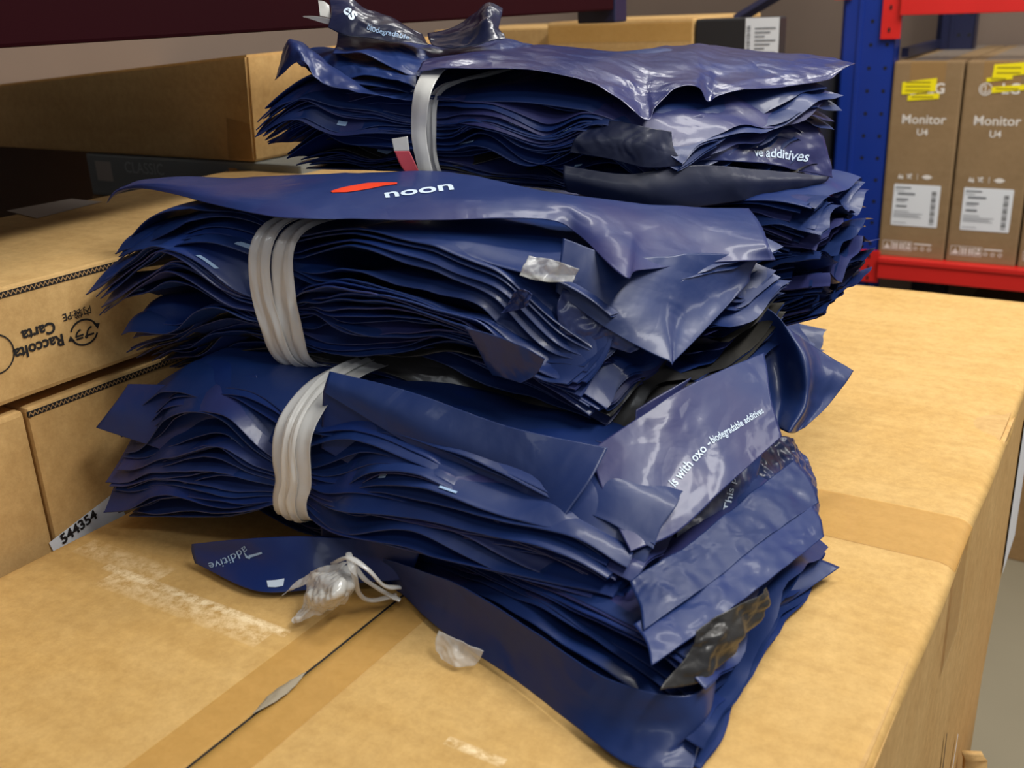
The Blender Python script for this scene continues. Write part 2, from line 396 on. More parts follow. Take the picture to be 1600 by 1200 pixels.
# ------------------------------------------------------------------ cartons
def carton(label, a0, a1, b0, b1, z0, z1, mat, bev=0.004, name='cardboard_box', cat='cardboard box', group=None, tapemat=None, tape=None):
    r = ab_empty(name, (a0 + a1) / 2, (b0 + b1) / 2, z0, label, cat, group)
    dx, dy, h = (b1 - b0) / 2, (a1 - a0) / 2, z1 - z0
    boxes('box_body', [(-dx, dx, -dy, dy, 0, h)], mat, r, bev)
    return r, dx, dy, h
def boxseam(r, dx, dy, h, along='y'):
    if along == 'y': boxes('lid_seam', [(-.0006, .0006, -dy + .002, dy - .002, h - .0002, h + .0003)], HOLE, r)

# left rack: two long cartons facing the aisle
r, dx, dy, h = carton('brown box with upside-down recycling print beside the bag stack, upper of two', 0.10, 1.12, -1.02, -0.735, 0.122, 0.212, CARD)
Lf = lambda a, z: (dx, a - 0.61, z - 0.122)
# corrugated top rim visible along the aisle edge: dark zigzag between the liners
def corrugation(r, dx, dy, h, zt=None):
    bm = bmesh.new(); n = int(2 * dy / 0.004); x = dx + 0.0008
    for i in range(n):
        y = -dy + i * 0.004
        for (ya, za, yb, zb) in ((y, h - .0065, y + .002, h - .0035), (y + .002, h - .0035, y + .004, h - .0065)):
            vs = [bm.verts.new(p) for p in ((x, ya, za - .0007), (x, yb, zb - .0007), (x, yb, zb + .0007), (x, ya, za + .0007))]
            bm.faces.new(vs)
    me = bpy.data.meshes.new('corrugated_edge'); bm.to_mesh(me); bm.free()
    link('corrugated_edge', me, CARD_D, r)
    boxes('edge_groove', [(dx - .001, dx + .0005, -dy, dy, h - .0075, h - .0028)], HOLE, r)
corrugation(r, dx, dy, h)
# print on its aisle face, rotated 180 degrees
ux = np.array([0, -1.0, 0]); uy = np.array([0, 0, -1.0])
def facept(px, py, b):
    d = ray(px, py); t = (b - _C @ Bv) / (d @ Bv); P = _C + d * t; return float(P @ Av), float(P[2])
def onface(px, py): a, z = facept(px, py, -0.735); return (dx, a - 0.61, z - 0.122)
flat_text('print', 'Raccolta', 0.0130, onface(61, 541), ux, uy, BINK, r, 0.0004)
flat_text('print', 'Carta', 0.0130, onface(60, 517), ux, uy, BINK, r, 0.0004)
flat_text('print', '内袋:PE', 0.0085, onface(120, 489), ux, uy, BINK, r, 0.0001)
flat_text('print', 'プラ', 0.0098, onface(131, 519), ux, uy, BINK, r, 0.0004)
def arcband(cx, cy, rx, ry, w, a0, a1, n=14):
    P = []
    for i in range(n): 
        t = math.radians(a0 + (a1 - a0) * i / n); t2 = math.radians(a0 + (a1 - a0) * (i + 1) / n)
        P.append([(cx + (rx - w) * math.cos(t), cy + (ry - w) * math.sin(t)), (cx + rx * math.cos(t), cy + ry * math.sin(t)), (cx + rx * math.cos(t2), cy + ry * math.sin(t2)), (cx + (rx - w) * math.cos(t2), cy + (ry - w) * math.sin(t2))])
    return P
mark = arcband(0, 0, .016, .0135, .002, 20, 160) + arcband(0, 0, .016, .0135, .002, 200, 340)
mark += [[(.019, .004), (.0115, .006), (.0155, -.001)], [(-.019, -.004), (-.0115, -.006), (-.0155, .001)]]
mark = [[(x * .84, y * .84) for x, y in q] for q in mark]
flat_quads('print', mark, onface(131, 519), ux, uy, BINK, r)
flat_quads('print', arcband(0, 0, .016, .016, .0012, 0, 360, 30), onface(-8, 554), ux, uy, BINK, r)
flat_quads('paper_sheet', [[(float(Pz(*q, .212) @ Bv) + .8775, float(Pz(*q, .212) @ Av) - .61) for q in ((10, 330), (58, 342), (160, 316), (112, 311))]], (0, 0, h), (1, 0, 0), (0, 1, 0), flat('dimmed_paper', srgb(170, 160, 150), .6), r)  # white sheet, the dim light on it put into a greyer colour

r, dx, dy, h = carton('plain brown box at left edge, under the box with upside-down recycling print', 0.4285, 1.10, -1.02, -0.735, -0.30, 0.113, CARD)
corrugation(r, dx, dy, h)
q1 = np.array(facept(75, 848, -0.735)); q2 = np.array(facept(150, 790, -0.735)); q3 = np.array(facept(121, 823, -0.735))
e_ = (q2 - q1) / np.linalg.norm(q2 - q1); f_ = np.array([-e_[1], e_[0]])
lab = flat_quads('barcode_label', [[tuple(q1 + (-.764, .30)), tuple(q1 - f_ * .05 + (-.764, .30)), tuple(q2 + e_ * .02 - f_ * .05 + (-.764, .30)), tuple(q2 + e_ * .02 + (-.764, .30))]], (dx, 0, 0), (0, 1, 0), (0, 0, 1), PAPER, r, 0.001)
flat_text('print', '544354', 0.0125, (dx, q3[0] - .764, q3[1] + .30), (0, e_[0], e_[1]), (0, f_[0], f_[1]), BINK, r, 0.0004, 0.0018)
carton('brown box cut off at the lower left corner of the picture', -0.15, 0.4255, -1.02, -0.735, -0.30, 0.113, CARD)

# shelf deck carrying them
rk = ab_empty('storage_rack', 0.5, -1.2, -0.95, 'dark red and grey storage rack on the left holding brown boxes', 'rack')
Z0 = 0.95
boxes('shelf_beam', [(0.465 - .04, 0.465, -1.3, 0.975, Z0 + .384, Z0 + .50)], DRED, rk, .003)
boxes('shelf_deck', [(-.36, .43, -1.3, .40, Z0 + .40, Z0 + .42)], DECK, rk)
boxes('shelf_deck', [(-.36, .455, -1.3, .985, Z0 - .33, Z0 - .302)], DECK, rk)
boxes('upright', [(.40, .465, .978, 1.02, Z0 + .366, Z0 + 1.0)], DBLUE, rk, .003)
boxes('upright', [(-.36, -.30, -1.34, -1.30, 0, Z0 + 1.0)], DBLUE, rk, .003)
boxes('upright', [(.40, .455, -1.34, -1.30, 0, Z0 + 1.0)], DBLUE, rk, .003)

# behind: dark printed box with a leaning carton on it
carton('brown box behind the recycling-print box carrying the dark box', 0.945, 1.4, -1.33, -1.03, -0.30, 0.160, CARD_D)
r, dx, dy, h = carton('dark grey printed box lying in the shadow under the leaning brown carton', 0.94, 1.3, -1.32, -0.90, 0.162, 0.2225, DARKB, name='dark_box', cat='box')
fx = lambda b, z: (b + 1.11, -dy, z - .162)
flat_quads('label', [(-.035 * 1, .022, .0, .05)], (-.155, -dy, 0), (1, 0, 0), (0, 0, 1), flat('dim_grey_label', srgb(176, 168, 156), .6), r)
flat_text('print', 'CLASSIC', 0.022, (-0.085, -dy, .043), (1, 0, 0), (0, 0, 1), flat('dim_print', srgb(170, 174, 172), .6), r)
flat_quads('sticker', [[(0.09, .012), (.105, .012), (.098, .052), (.082, .052)]], (0, -dy, 0), (1, 0, 0), (0, 0, 1), TANINK, r)
lean = ab_empty('cardboard_box', 0.94, -1.25, 0.2229, 'shadowed brown carton leaning on the dark printed box at left', 'cardboard box')
def lean_mesh():
    front = [(-1.62, .2235), (-0.978, .2235), (-0.970, .354), (-1.62, .308)]
    bm = bmesh.new(); R_ = []
    for (ay, dz) in ((0, 0), (0.42, 0.004)):
        R_.append([bm.verts.new((b + 1.25, ay, z + dz - .2229)) for b, z in front])
    bm.faces.new(R_[0]); bm.faces.new(R_[1][::-1])
    for i in range(4): bm.faces.new((R_[0][i], R_[1][i], R_[1][(i + 1) % 4], R_[0][(i + 1) % 4]))
    bmesh.ops.recalc_face_normals(bm, faces=bm.faces); bmesh.ops.bevel(bm, geom=list(bm.edges), offset=.003, segments=2, affect='EDGES')
    me = bpy.data.meshes.new('box_body'); bm.to_mesh(me); bm.free(); return me
link('box_body', lean_mesh(), CARD, lean)
flat_quads('parcel_tape', [[(.225, .0), (.272, .0), (.272, .045), (.232, .052)]], (0, 0, .003), (1, 0, 0), (0, 0, 1), CLEARTAPE, lean, .0012)

# far centre: cartons on a deck under the end of the left rack
carton('pale brown carton end peeping out left of the taped carton', 1.95, 2.3, -1.42, -1.105, 0.05, 0.350, CARD)
r, dx, dy, h = carton('brown carton sealed with wide tape behind the top bundle', 1.90, 2.28, -1.098, -0.781, 0.05, 0.360, CARD)
flat_quads('parcel_tape', [(-dx + .002, h - .040, dx - .002, h - .006)], (0, -dy, 0), (1, 0, 0), (0, 0, 1), TAPE, r, .001)
flat_quads('parcel_tape', [(-dx + .002, -dy + .0, dx - .002, -dy + .05)], (0, 0, h), (1, 0, 0), (0, 1, 0), TAPE, r, .001)
r, dx, dy, h = carton('black box with a white shipping label behind the top bundle', 1.90, 1.945, -0.777, -0.617, 0.05, 0.358, BLACKB, name='black_box', cat='box')
flat_quads('shipping_label', [(0.018, h - .085, dx + .001, h - .0005)], (0, -dy, 0), (1, 0, 0), (0, 0, 1), PAPER, r, .001)
flat_quads('barcode', [(.021, h - .066 + i * .0042, .028, h - .0645 + i * .0042 + (i % 3) * .0006) for i in range(13)] + [(.036, h - .02 - i * .007, .075 - (i % 3) * .01, h - .0175 - i * .007) for i in range(7)], (0, -dy, 0), (1, 0, 0), (0, 0, 1), GINK, r, .0016)
# deck carrying those
rk = ab_empty('shelf_unit', 2.1, -1.0, -0.95, 'grey shelf unit under the cartons behind the bag stack', 'shelf')
boxes('shelf_deck', [(-.55, .385, -.21, .20, .97, .9985)], DECK, rk)
for sx in (-.52, .35):
    for sy in (-.20, .17): boxes('leg', [(sx, sx + .03, sy, sy + .03, 0, .97)], DBLUE, rk)
bm = bmesh.new(); cyl_bm(bm, (0, 0, 0), (.16, 0, .085), .011, 4); me = bpy.data.meshes.new('brace'); bm.to_mesh(me); bm.free()
br = link('diagonal_brace', me, DBLUE, rk); br.location = (.235, -.02, 1.30)

# ------------------------------------------------------------------ right rack with monitor cartons
rr = ab_empty('storage_rack', 2.47, -0.59, -0.95, 'blue upright and red beams of the rack holding monitor boxes', 'rack')
def upright(parent, x0, x1, ya, yb, mat):
    W = x1 - x0; bm = bmesh.new()
    for b in ((x0, x1, ya, ya + .003, 0, 2.6), (x0, x0 + .003, ya, yb, 0, 2.6), (x1 - .003, x1, ya, yb, 0, 2.6), (x0 - .018, x0, yb - .003, yb, 0, 2.6)): box_bm(bm, *b)
    box_bm(bm, x0 + W * .28, x0 + W * .36, ya - .004, ya, 0, 2.6, .001)
    me = bpy.data.meshes.new('upright'); bm.to_mesh(me); bm.free()
    u = link('upright', me, mat, parent)
    bm = bmesh.new()
    for k in range(52):
        z = .03 + k * .05
        for cx in (x0 + W * .55, x0 + W * .86):
            bmesh.ops.create_circle(bm, cap_ends=True, segments=10, radius=.0042, matrix=Matrix.Translation((cx, ya - .0008, z)) @ Matrix.Rotation(math.pi / 2, 4, 'X'))
    me = bpy.data.meshes.new('slot_holes'); bm.to_mesh(me); bm.free(); link('slot_holes', me, HOLE, u)
    return u
upright(rr, -.062, .052, 0.0, .055, BLUE)
upright(rr, .07, .15, .42, .47, DBLUE)
def beam(x0, x1, z0, z1, mat=RED):
    b = boxes('shelf_beam', [(x0, x1, -.022, .018, Z0 + z0, Z0 + z1), (x0, x1, -.026, -.022, Z0 + z1 - .012, Z0 + z1)], mat, rr, .002); return b
beam(.062, 1.6, .341, .43); beam(.062, 1.6, -.247, -.197)
def bracket(x0, x1, z0, z1, hx):
    c = boxes('beam_connector', [(x0, x1, -.010, -.004, Z0 + z0, Z0 + z1)], RED, rr, .001)
    bm = bmesh.new()
    for k in range(3):
        z = Z0 + z0 + (z1 - z0) * (.14 + .34 * k)
        bmesh.ops.create_circle(bm, cap_ends=True, segments=10, radius=.0055, matrix=Matrix.Translation((hx, -.0112, z)) @ Matrix.Rotation(math.pi / 2, 4, 'X') @ Matrix.Scale(.55, 4, (1, 0, 0)))
    me = bpy.data.meshes.new('slot_holes'); bm.to_mesh(me); bm.free(); link('slot_holes', me, HOLE, c)
bracket(.022, .064, .292, .43, .040); bracket(.018, .062, -.262, -.185, .038)
bracket(-.085, -.046, .378, .45, -.066); bracket(-.085, -.046, -.29, -.215, -.066)
boxes('shelf_deck', [(.0, 1.6, .01, .48, Z0 - .215, Z0 - .200)], DECK, rr)
boxes('diagonal_brace', [(-.008, .008, .05, .42, 0, .02)], DBLUE, rr).location = (.065, 0, Z0 + .25)

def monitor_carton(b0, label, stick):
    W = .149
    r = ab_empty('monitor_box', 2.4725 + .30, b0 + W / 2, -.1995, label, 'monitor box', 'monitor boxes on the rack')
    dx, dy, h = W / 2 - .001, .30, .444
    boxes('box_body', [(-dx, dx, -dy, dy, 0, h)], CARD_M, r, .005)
    O = (0, -dy, 0); ux = (1, 0, 0); uz = (0, 0, 1)
    flat_text('print', 'Monitor', .0285, (0, -dy, .318), ux, uz, WINK, r, .0003)
    flat_text('print', 'U4', .0205, (0, -dy, .290), ux, uz, WINK, r, .0003)
    # brand roundel and letters, half hidden by stickers
    lg = arcband(-.030, .385, .0135, .0135, .0022, 0, 360, 24) + arcband(-.030, .385, .009, .009, .0018, 90, 360, 14) + [(-.031, .378, -.029, .392)]
    flat_quads('print', lg, O, ux, uz, WINK, r)
    flat_text('print', 'LG', .031, (.020, -dy, .385), ux, uz, WINK, r, .0007)
    # handling icons
    ic = [[(-.044, .186), (-.040, .197), (-.036, .186)], [(-.038, .185), (-.034, .196), (-.031, .185)], [(-.026, .196), (-.022, .196), (-.012, .186), (-.016, .186)], [(-.024, .187), (-.018, .187), (-.012, .197), (-.018, .197)], (-.0015, .184, -.0003, .198), [(.008, .191), (.016, .196), (.024, .196), (.032, .191), (.024, .186), (.016, .186)]]
    flat_quads('print', ic, O, ux, uz, WINK, r)
    # bottom icon strip
    def frame(x0, y0, x1, y1, t=.0012): return [(x0, y0, x1, y0 + t), (x0, y1 - t, x1, y1), (x0, y0, x0 + t, y1), (x1 - t, y0, x1, y1)]
    q = frame(-.064, .018, -.044, .040) + frame(-.043, .018, -.013, .040) + frame(-.012, .018, .002, .040)
    q += [(-.060, .021, -.048, .027), [(-.057, .027), (-.054, .036), (-.051, .027)], (-.040, .021, -.036, .036), (-.034, .021, -.030, .036), (-.026, .021, -.022, .036), (-.020, .021, -.016, .036), (-.010, .022, -.001, .028), (-.008, .030, -.002, .037)]
    q += [(.006, .034, .044, .0375)] + arcband(.010, .025, .0045, .0045, .0016, 0, 360, 10) + arcband(.025, .025, .0045, .0045, .0016, 0, 360, 10) + arcband(.040, .025, .0045, .0045, .0016, 0, 360, 10)
    flat_quads('print', q, O, ux, uz, WINK, r)
    # white label
    lab = flat_quads('shipping_label', [[(-.048, .077), (.050, .077), (.052, .079), (.052, .171), (.050, .173), (-.048, .173), (-.050, .171), (-.050, .079)]], O, ux, uz, PAPER, r, .0008)
    q = [(.034, .084 + i * .0052, .044, .084 + i * .0052 + (.0016, .003, .0022)[i % 3]) for i in range(15)]
    flat_quads('barcode', q, O, ux, uz, BINK, lab, .0014)
    q = [(-.046, .1635, -.012, .1665), (-.046, .158, -.026, .159), (-.040, .149, -.002, .1535), (-.042, .136, -.016, .140), (-.042, .1325, -.022, .1335), (-.042, .120, -.018, .1245), (-.046, .110, -.012, .1112), (-.046, .105, .018, .1062), (-.046, .101, .010, .1022), (-.046, .097, .016, .0982), (-.046, .0835, -.016, .0845)]
    flat_quads('small_print', q, O, ux, uz, GINK, lab, .0014)
    for (pts, txt) in stick:
        s = flat_quads('yellow_sticker', [pts], O, ux, uz, YELLOW, r, .0016)
        x0 = min(p[0] for p in pts); x1 = max(p[0] for p in pts); y0 = min(p[1] for p in pts); y1 = max(p[1] for p in pts)
        k = max(1, int((y1 - y0) / .011)); hh = (y1 - y0)
        q = [(x0 + .008, y1 - hh * (j + 1) / (k + 1) - .0012, x1 - .012, y1 - hh * (j + 1) / (k + 1) + .0012) for j in range(k)]
        flat_quads('small_print', q, O, ux, uz, OLIVE, s, .0022)
    flat_quads('parcel_tape', [(-.04, -dy + .003, .035, dy)], (0, 0, h), (1, 0, 0), (0, 1, 0), CLEARF, r, .001)
    flat_quads('parcel_tape', [(-.038, h - .062, .037, h - .001)], O, ux, uz, CLEARTAPE, r, .0004)
monitor_carton(-.5365, 'brown monitor box next to the blue upright, leftmost of the row', [([(-.052, .372), (.020, .380), (.020, .408), (-.052, .399)], 1), ([(-.038, .359), (.028, .364), (.028, .376), (-.038, .371)], 1)])
monitor_carton(-.3855, 'brown monitor box second from the blue upright, yellow stickers near its top', [([(-.020, .408), (.047, .416), (.047, .440), (-.018, .436)], 1), ([(-.030, .400), (.020, .406), (.020, .413), (-.030, .408)], 1), ([(-.018, .377), (.047, .384), (.047, .395), (-.018, .390)], 1)])
monitor_carton(-.2345, 'brown monitor box cut off at the right edge of the picture', [([(-.052, .372), (.020, .380), (.020, .408), (-.052, .399)], 1)])
# things under the lower beam and beside the upright
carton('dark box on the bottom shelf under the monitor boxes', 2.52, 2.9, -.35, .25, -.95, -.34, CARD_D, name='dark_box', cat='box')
r, dx, dy, h = carton('tall black box with white label strips just left of the blue upright', 2.36, 2.66, -.735, -.668, -.95, .238, BLACKB, name='black_box', cat='box')
flat_quads('label', [(-.024, h - .12, -.010, h - .03), (.006, h - .09, .022, h - .015), (-.03, h - .31, .02, h - .22)], (0, -dy, 0), (1, 0, 0), (0, 0, 1), PAPER, r, .001)
carton('white wrapped box left of the tall black box', 2.36, 2.66, -.86, -.740, -.95, .228, PAPER, name='white_box', cat='box')
# bottom right
r, dx, dy, h = carton('small taped brown box low down at the bottom right corner', 0.86, 1.16, -.02, .26, -.95, -.43, CARD)
flat_quads('parcel_tape', [(-dx, -.04, dx, .04)], (0, 0, h), (1, 0, 0), (0, 1, 0), CLEARTAPE, r, .001)

# ------------------------------------------------------------------ bundles of mailer bags
def interp1(xs, ys, x): return np.interp(x, xs, ys)
class Bundle:
    def __init__(self, label, L, R, WL, WR, zb, zt, N, seed, ut, loc, prof, pinch=.25, fanL=.04, fanR=.03, wave=.006, droop=.012, crumple=.0022, tilt=(0, 0), zb2=None, zt2=None, inner=(), mats=None, gapamp=7.0, ufade=1.0, stag=0.0, nu=120):
        rnd = np.random.RandomState(seed)
        self.root = empty('tied_bag_bundle', loc, 0, label, 'bag bundle', None)
        self.L = np.array(L, float); self.R = np.array(R, float); self.WL = np.array(WL, float); self.WR = np.array(WR, float)
        self.ut = ut; self.loc = np.array(loc, float)
        nv = 34
        us = np.linspace(0, 1, nu); vs = np.concatenate([np.linspace(0, .22, 16), np.linspace(.22, 1, nv - 15)[1:]])
        Ug, Vg = np.meshgrid(us, vs, indexing='ij'); self.us, self.vs = us, vs
        # gaps between neighbouring bags, summed so that bags never cross
        cum = [np.zeros_like(Ug)]; 
        for k in range(N - 1):
            g = .14 + gapamp * np.maximum(0, noise(Ug * 3.2 + seed, Vg * 2.2, k * .42 + seed * 3.1)) ** 2 + .5 * np.maximum(0, noise(Ug * 7 + seed, Vg * 5, k * .8))
            cum.append(cum[-1] + g)
        tot = cum[-1]
        self.grids = []
        eL = rnd.normal(0, fanL * .35, N).cumsum() * .25 + rnd.normal(0, fanL, N) ; eR = rnd.normal(0, fanR * .35, N).cumsum() * .25 + rnd.normal(0, fanR, N)
        eF = rnd.normal(0, .010, N)
        pinchg = np.exp(-((Ug - ut) / .085) ** 2)
        for i in range(N):
            s = i / (N - 1)
            c = cum[i] / tot
            ef = interp1([p[0] for p in prof], [p[1] for p in prof], s)
            el = eL[i] + .018 * noise(Vg * 6, i * .37, seed) ; er = eR[i] + .016 * noise(Vg * 6, i * .31, seed + 5) + stag * (1 - s)
            u2 = -el + Ug * (1 + el + er)
            off = ef + eF[i] * (1 - .7 * pinchg) + .034 * noise(Ug * 2.1, i * .40, seed + 9) + .005 * noise(Ug * 8, i * .6, seed + 2)
            off = off * (1 - .75 * pinchg) - pinch * .22 * pinchg + ufade * .0
            v2 = Vg - off * (1 - Vg)
            P0 = self.L[None, None, :] * (1 - u2)[..., None] + self.R[None, None, :] * u2[..., None] + (self.WL * (1 - u2)[..., None] + self.WR * u2[..., None]) * v2[..., None]
            zbv = interp1(zb[0], zb[1], Ug) * (1 - Vg) + interp1(*(zb2 or zb), Ug) * Vg; ztv = interp1(zt[0], zt[1], Ug) * (1 - Vg) + interp1(*(zt2 or zt), Ug) * Vg
            th = (ztv - zbv) * (1 - pinch * pinchg)
            zc = zbv + (ztv - zbv) * pinch * pinchg * .35
            z = zc + th * c
            z = z + s * wave * (noise(Ug * 4.5 + seed, Vg * 3 + .3, s * .8) * 1.5 + .30 * creases(Ug * 5 + seed, Vg * 3, s * .5 + 0 * Ug, seed)) * (1 - .6 * pinchg)
            dr = droop * (.6 + 1.2 * noise(Ug * 2.6, i * .22, seed + 3)) * np.clip((.16 - Vg) / .16, 0, 1) ** 2 * min(1, s * 4)
            z = z - dr
            ends = np.clip((Ug - .88) / .12, 0, 1) ** 2 + np.clip((.12 - Ug) / .12, 0, 1) ** 2
            z = z - ends * .010 * s * (1 + 1.5 * noise(Vg * 2, i * .25, seed + 7))
            P = np.concatenate([P0, z[..., None]], -1)
            q = creases(P[..., 0] * 9, P[..., 1] * 12, i * .12 + 0 * P[..., 0], seed) * crumple * 1.4 + noise(P[..., 0] * 26, P[..., 1] * 26, i * .5 + seed) * crumple * .18
            P[..., 2] += q; P[..., 0] += .5 * noise(P[..., 0] * 22, P[..., 1] * 22, i * .6 + 40) * crumple
            P[..., 2] = np.maximum(P[..., 2], zbv + .0004 * i + .001)
            self.grids.append(P)
            # folded lip at the front and a short returning under-layer
            d = self.WL * .5 + self.WR * .5; d = np.append(d / np.linalg.norm(d), 0)
            t = .0013
            rows = [P[:, ::-1]]
            f0 = P[:, 0]
            rows.append((f0 - d * .0010 - Zv * t * .25)[:, None]); rows.append((f0 - d * .0014 - Zv * t * .6)[:, None]); rows.append((f0 - d * .0008 - Zv * t * 1.1)[:, None])
            rows.append(P[:, 1:14] - Zv * t * 1.3)
            G = np.concatenate(rows, 1) - self.loc
            mt_ = (mats or [NAVY, NAVY2, NAVY2, NAVY, NAVY, PURPLE])[rnd.randint(0, len(mats or [0] * 6))]
            if i in inner: mt_ = INNER
            grid_mesh('folded_bag', G, mt_, self.root)
        self.mats = mats
    def surf(self, i, u, v):
        """bilinear lookup on bag i"""
        P = self.grids[i]; u = np.clip(np.asarray(u, float), 0, 1); v = np.clip(np.asarray(v, float), 0, 1)
        fu = u * (len(self.us) - 1); a = np.minimum(fu.astype(int), len(self.us) - 2); ta = (fu - a)[..., None]
        fv = np.interp(v, self.vs, np.arange(len(self.vs))); b = np.minimum(fv.astype(int), len(self.vs) - 2); tb = (fv - b)[..., None]
        return (P[a, b] * (1 - ta) + P[a + 1, b] * ta) * (1 - tb) + (P[a, b + 1] * (1 - ta) + P[a + 1, b + 1] * ta) * tb
    def front_profile(self, u):
        """outline of the bundle's cross-section at u: over the top, down the front, back under"""
        N = len(self.grids)
        top = self.surf(N - 1, np.full(8, u), np.linspace(.7, .06, 8))
        fr = np.array([self.surf(i, u, 0.0) for i in range(N - 1, -1, -2)])
        # outermost hull of the front, smoothed
        d = (self.WL + self.WR) / 2; d = d / np.linalg.norm(d)
        k = fr[:, :2] @ d
        ks = np.array([k[max(0, j - 5):j + 6].min() for j in range(len(k))])
        ks = np.convolve(np.pad(ks, 4, mode='edge'), np.ones(9) / 9, 'valid')
        fr[:, :2] += (ks - k)[:, None] * d[None]
        bot = self.surf(0, np.full(4, u), np.linspace(.06, .5, 4))
        return np.concatenate([top, fr, bot])
    def strap(self, u0, u1, width, off=.003, twist=0.0, seed=1, mat=None, skew=0.0, bow=0.0):
        p0 = self.front_profile(u0)
        n = 60
        def resample(p):
            L = np.concatenate([[0], np.cumsum(np.linalg.norm(np.diff(p, axis=0), axis=1))]); t = np.linspace(0, L[-1], n)
            q = np.stack([np.interp(t, L, p[:, k]) for k in range(3)], -1)
            for _ in range(14): q[1:-1] = (q[:-2] + q[1:-1] * 2 + q[2:]) / 4
            return q
        path = resample(p0)
        ud = np.append(self.R - self.L, 0); ud /= np.linalg.norm(ud)
        tn = np.gradient(path, axis=0); tn /= np.linalg.norm(tn, axis=1)[:, None]
        nn = np.cross(tn, ud); nn /= np.linalg.norm(nn, axis=1)[:, None]
        # make normals point outwards
        cen = path.mean(0) + np.append((self.WL + self.WR) / 4, 0)
        sg = np.sign(((path - cen) * nn).sum(1).sum()); nn = nn * sg
        m = 21; w_ = np.linspace(-.5, .5, m)
        t = np.linspace(0, 1, n)
        shift = (u1 - u0) * np.linalg.norm(self.R - self.L) * sstep(t) + skew * (t - .5) + bow * np.sin(np.pi * t)
        ww = width * (1 + .22 * noise(t * 5, seed, .5))
        pleat = .0009 * np.sin(w_[None] * 11 + 3 * noise(t[:, None] * 4, seed, 2)) + .0012 * noise(t[:, None] * 14, w_[None] * 6, seed)
        G = path[:, None] + ud[None, None] * (shift[:, None] + ww[:, None] * w_[None])[..., None] + nn[:, None] * (off + pleat + twist * w_[None] * np.sin(t[:, None] * 6))[..., None]
        return grid_mesh('tie_strap', G - self.loc, mat or STRAP, self.root, .0004)

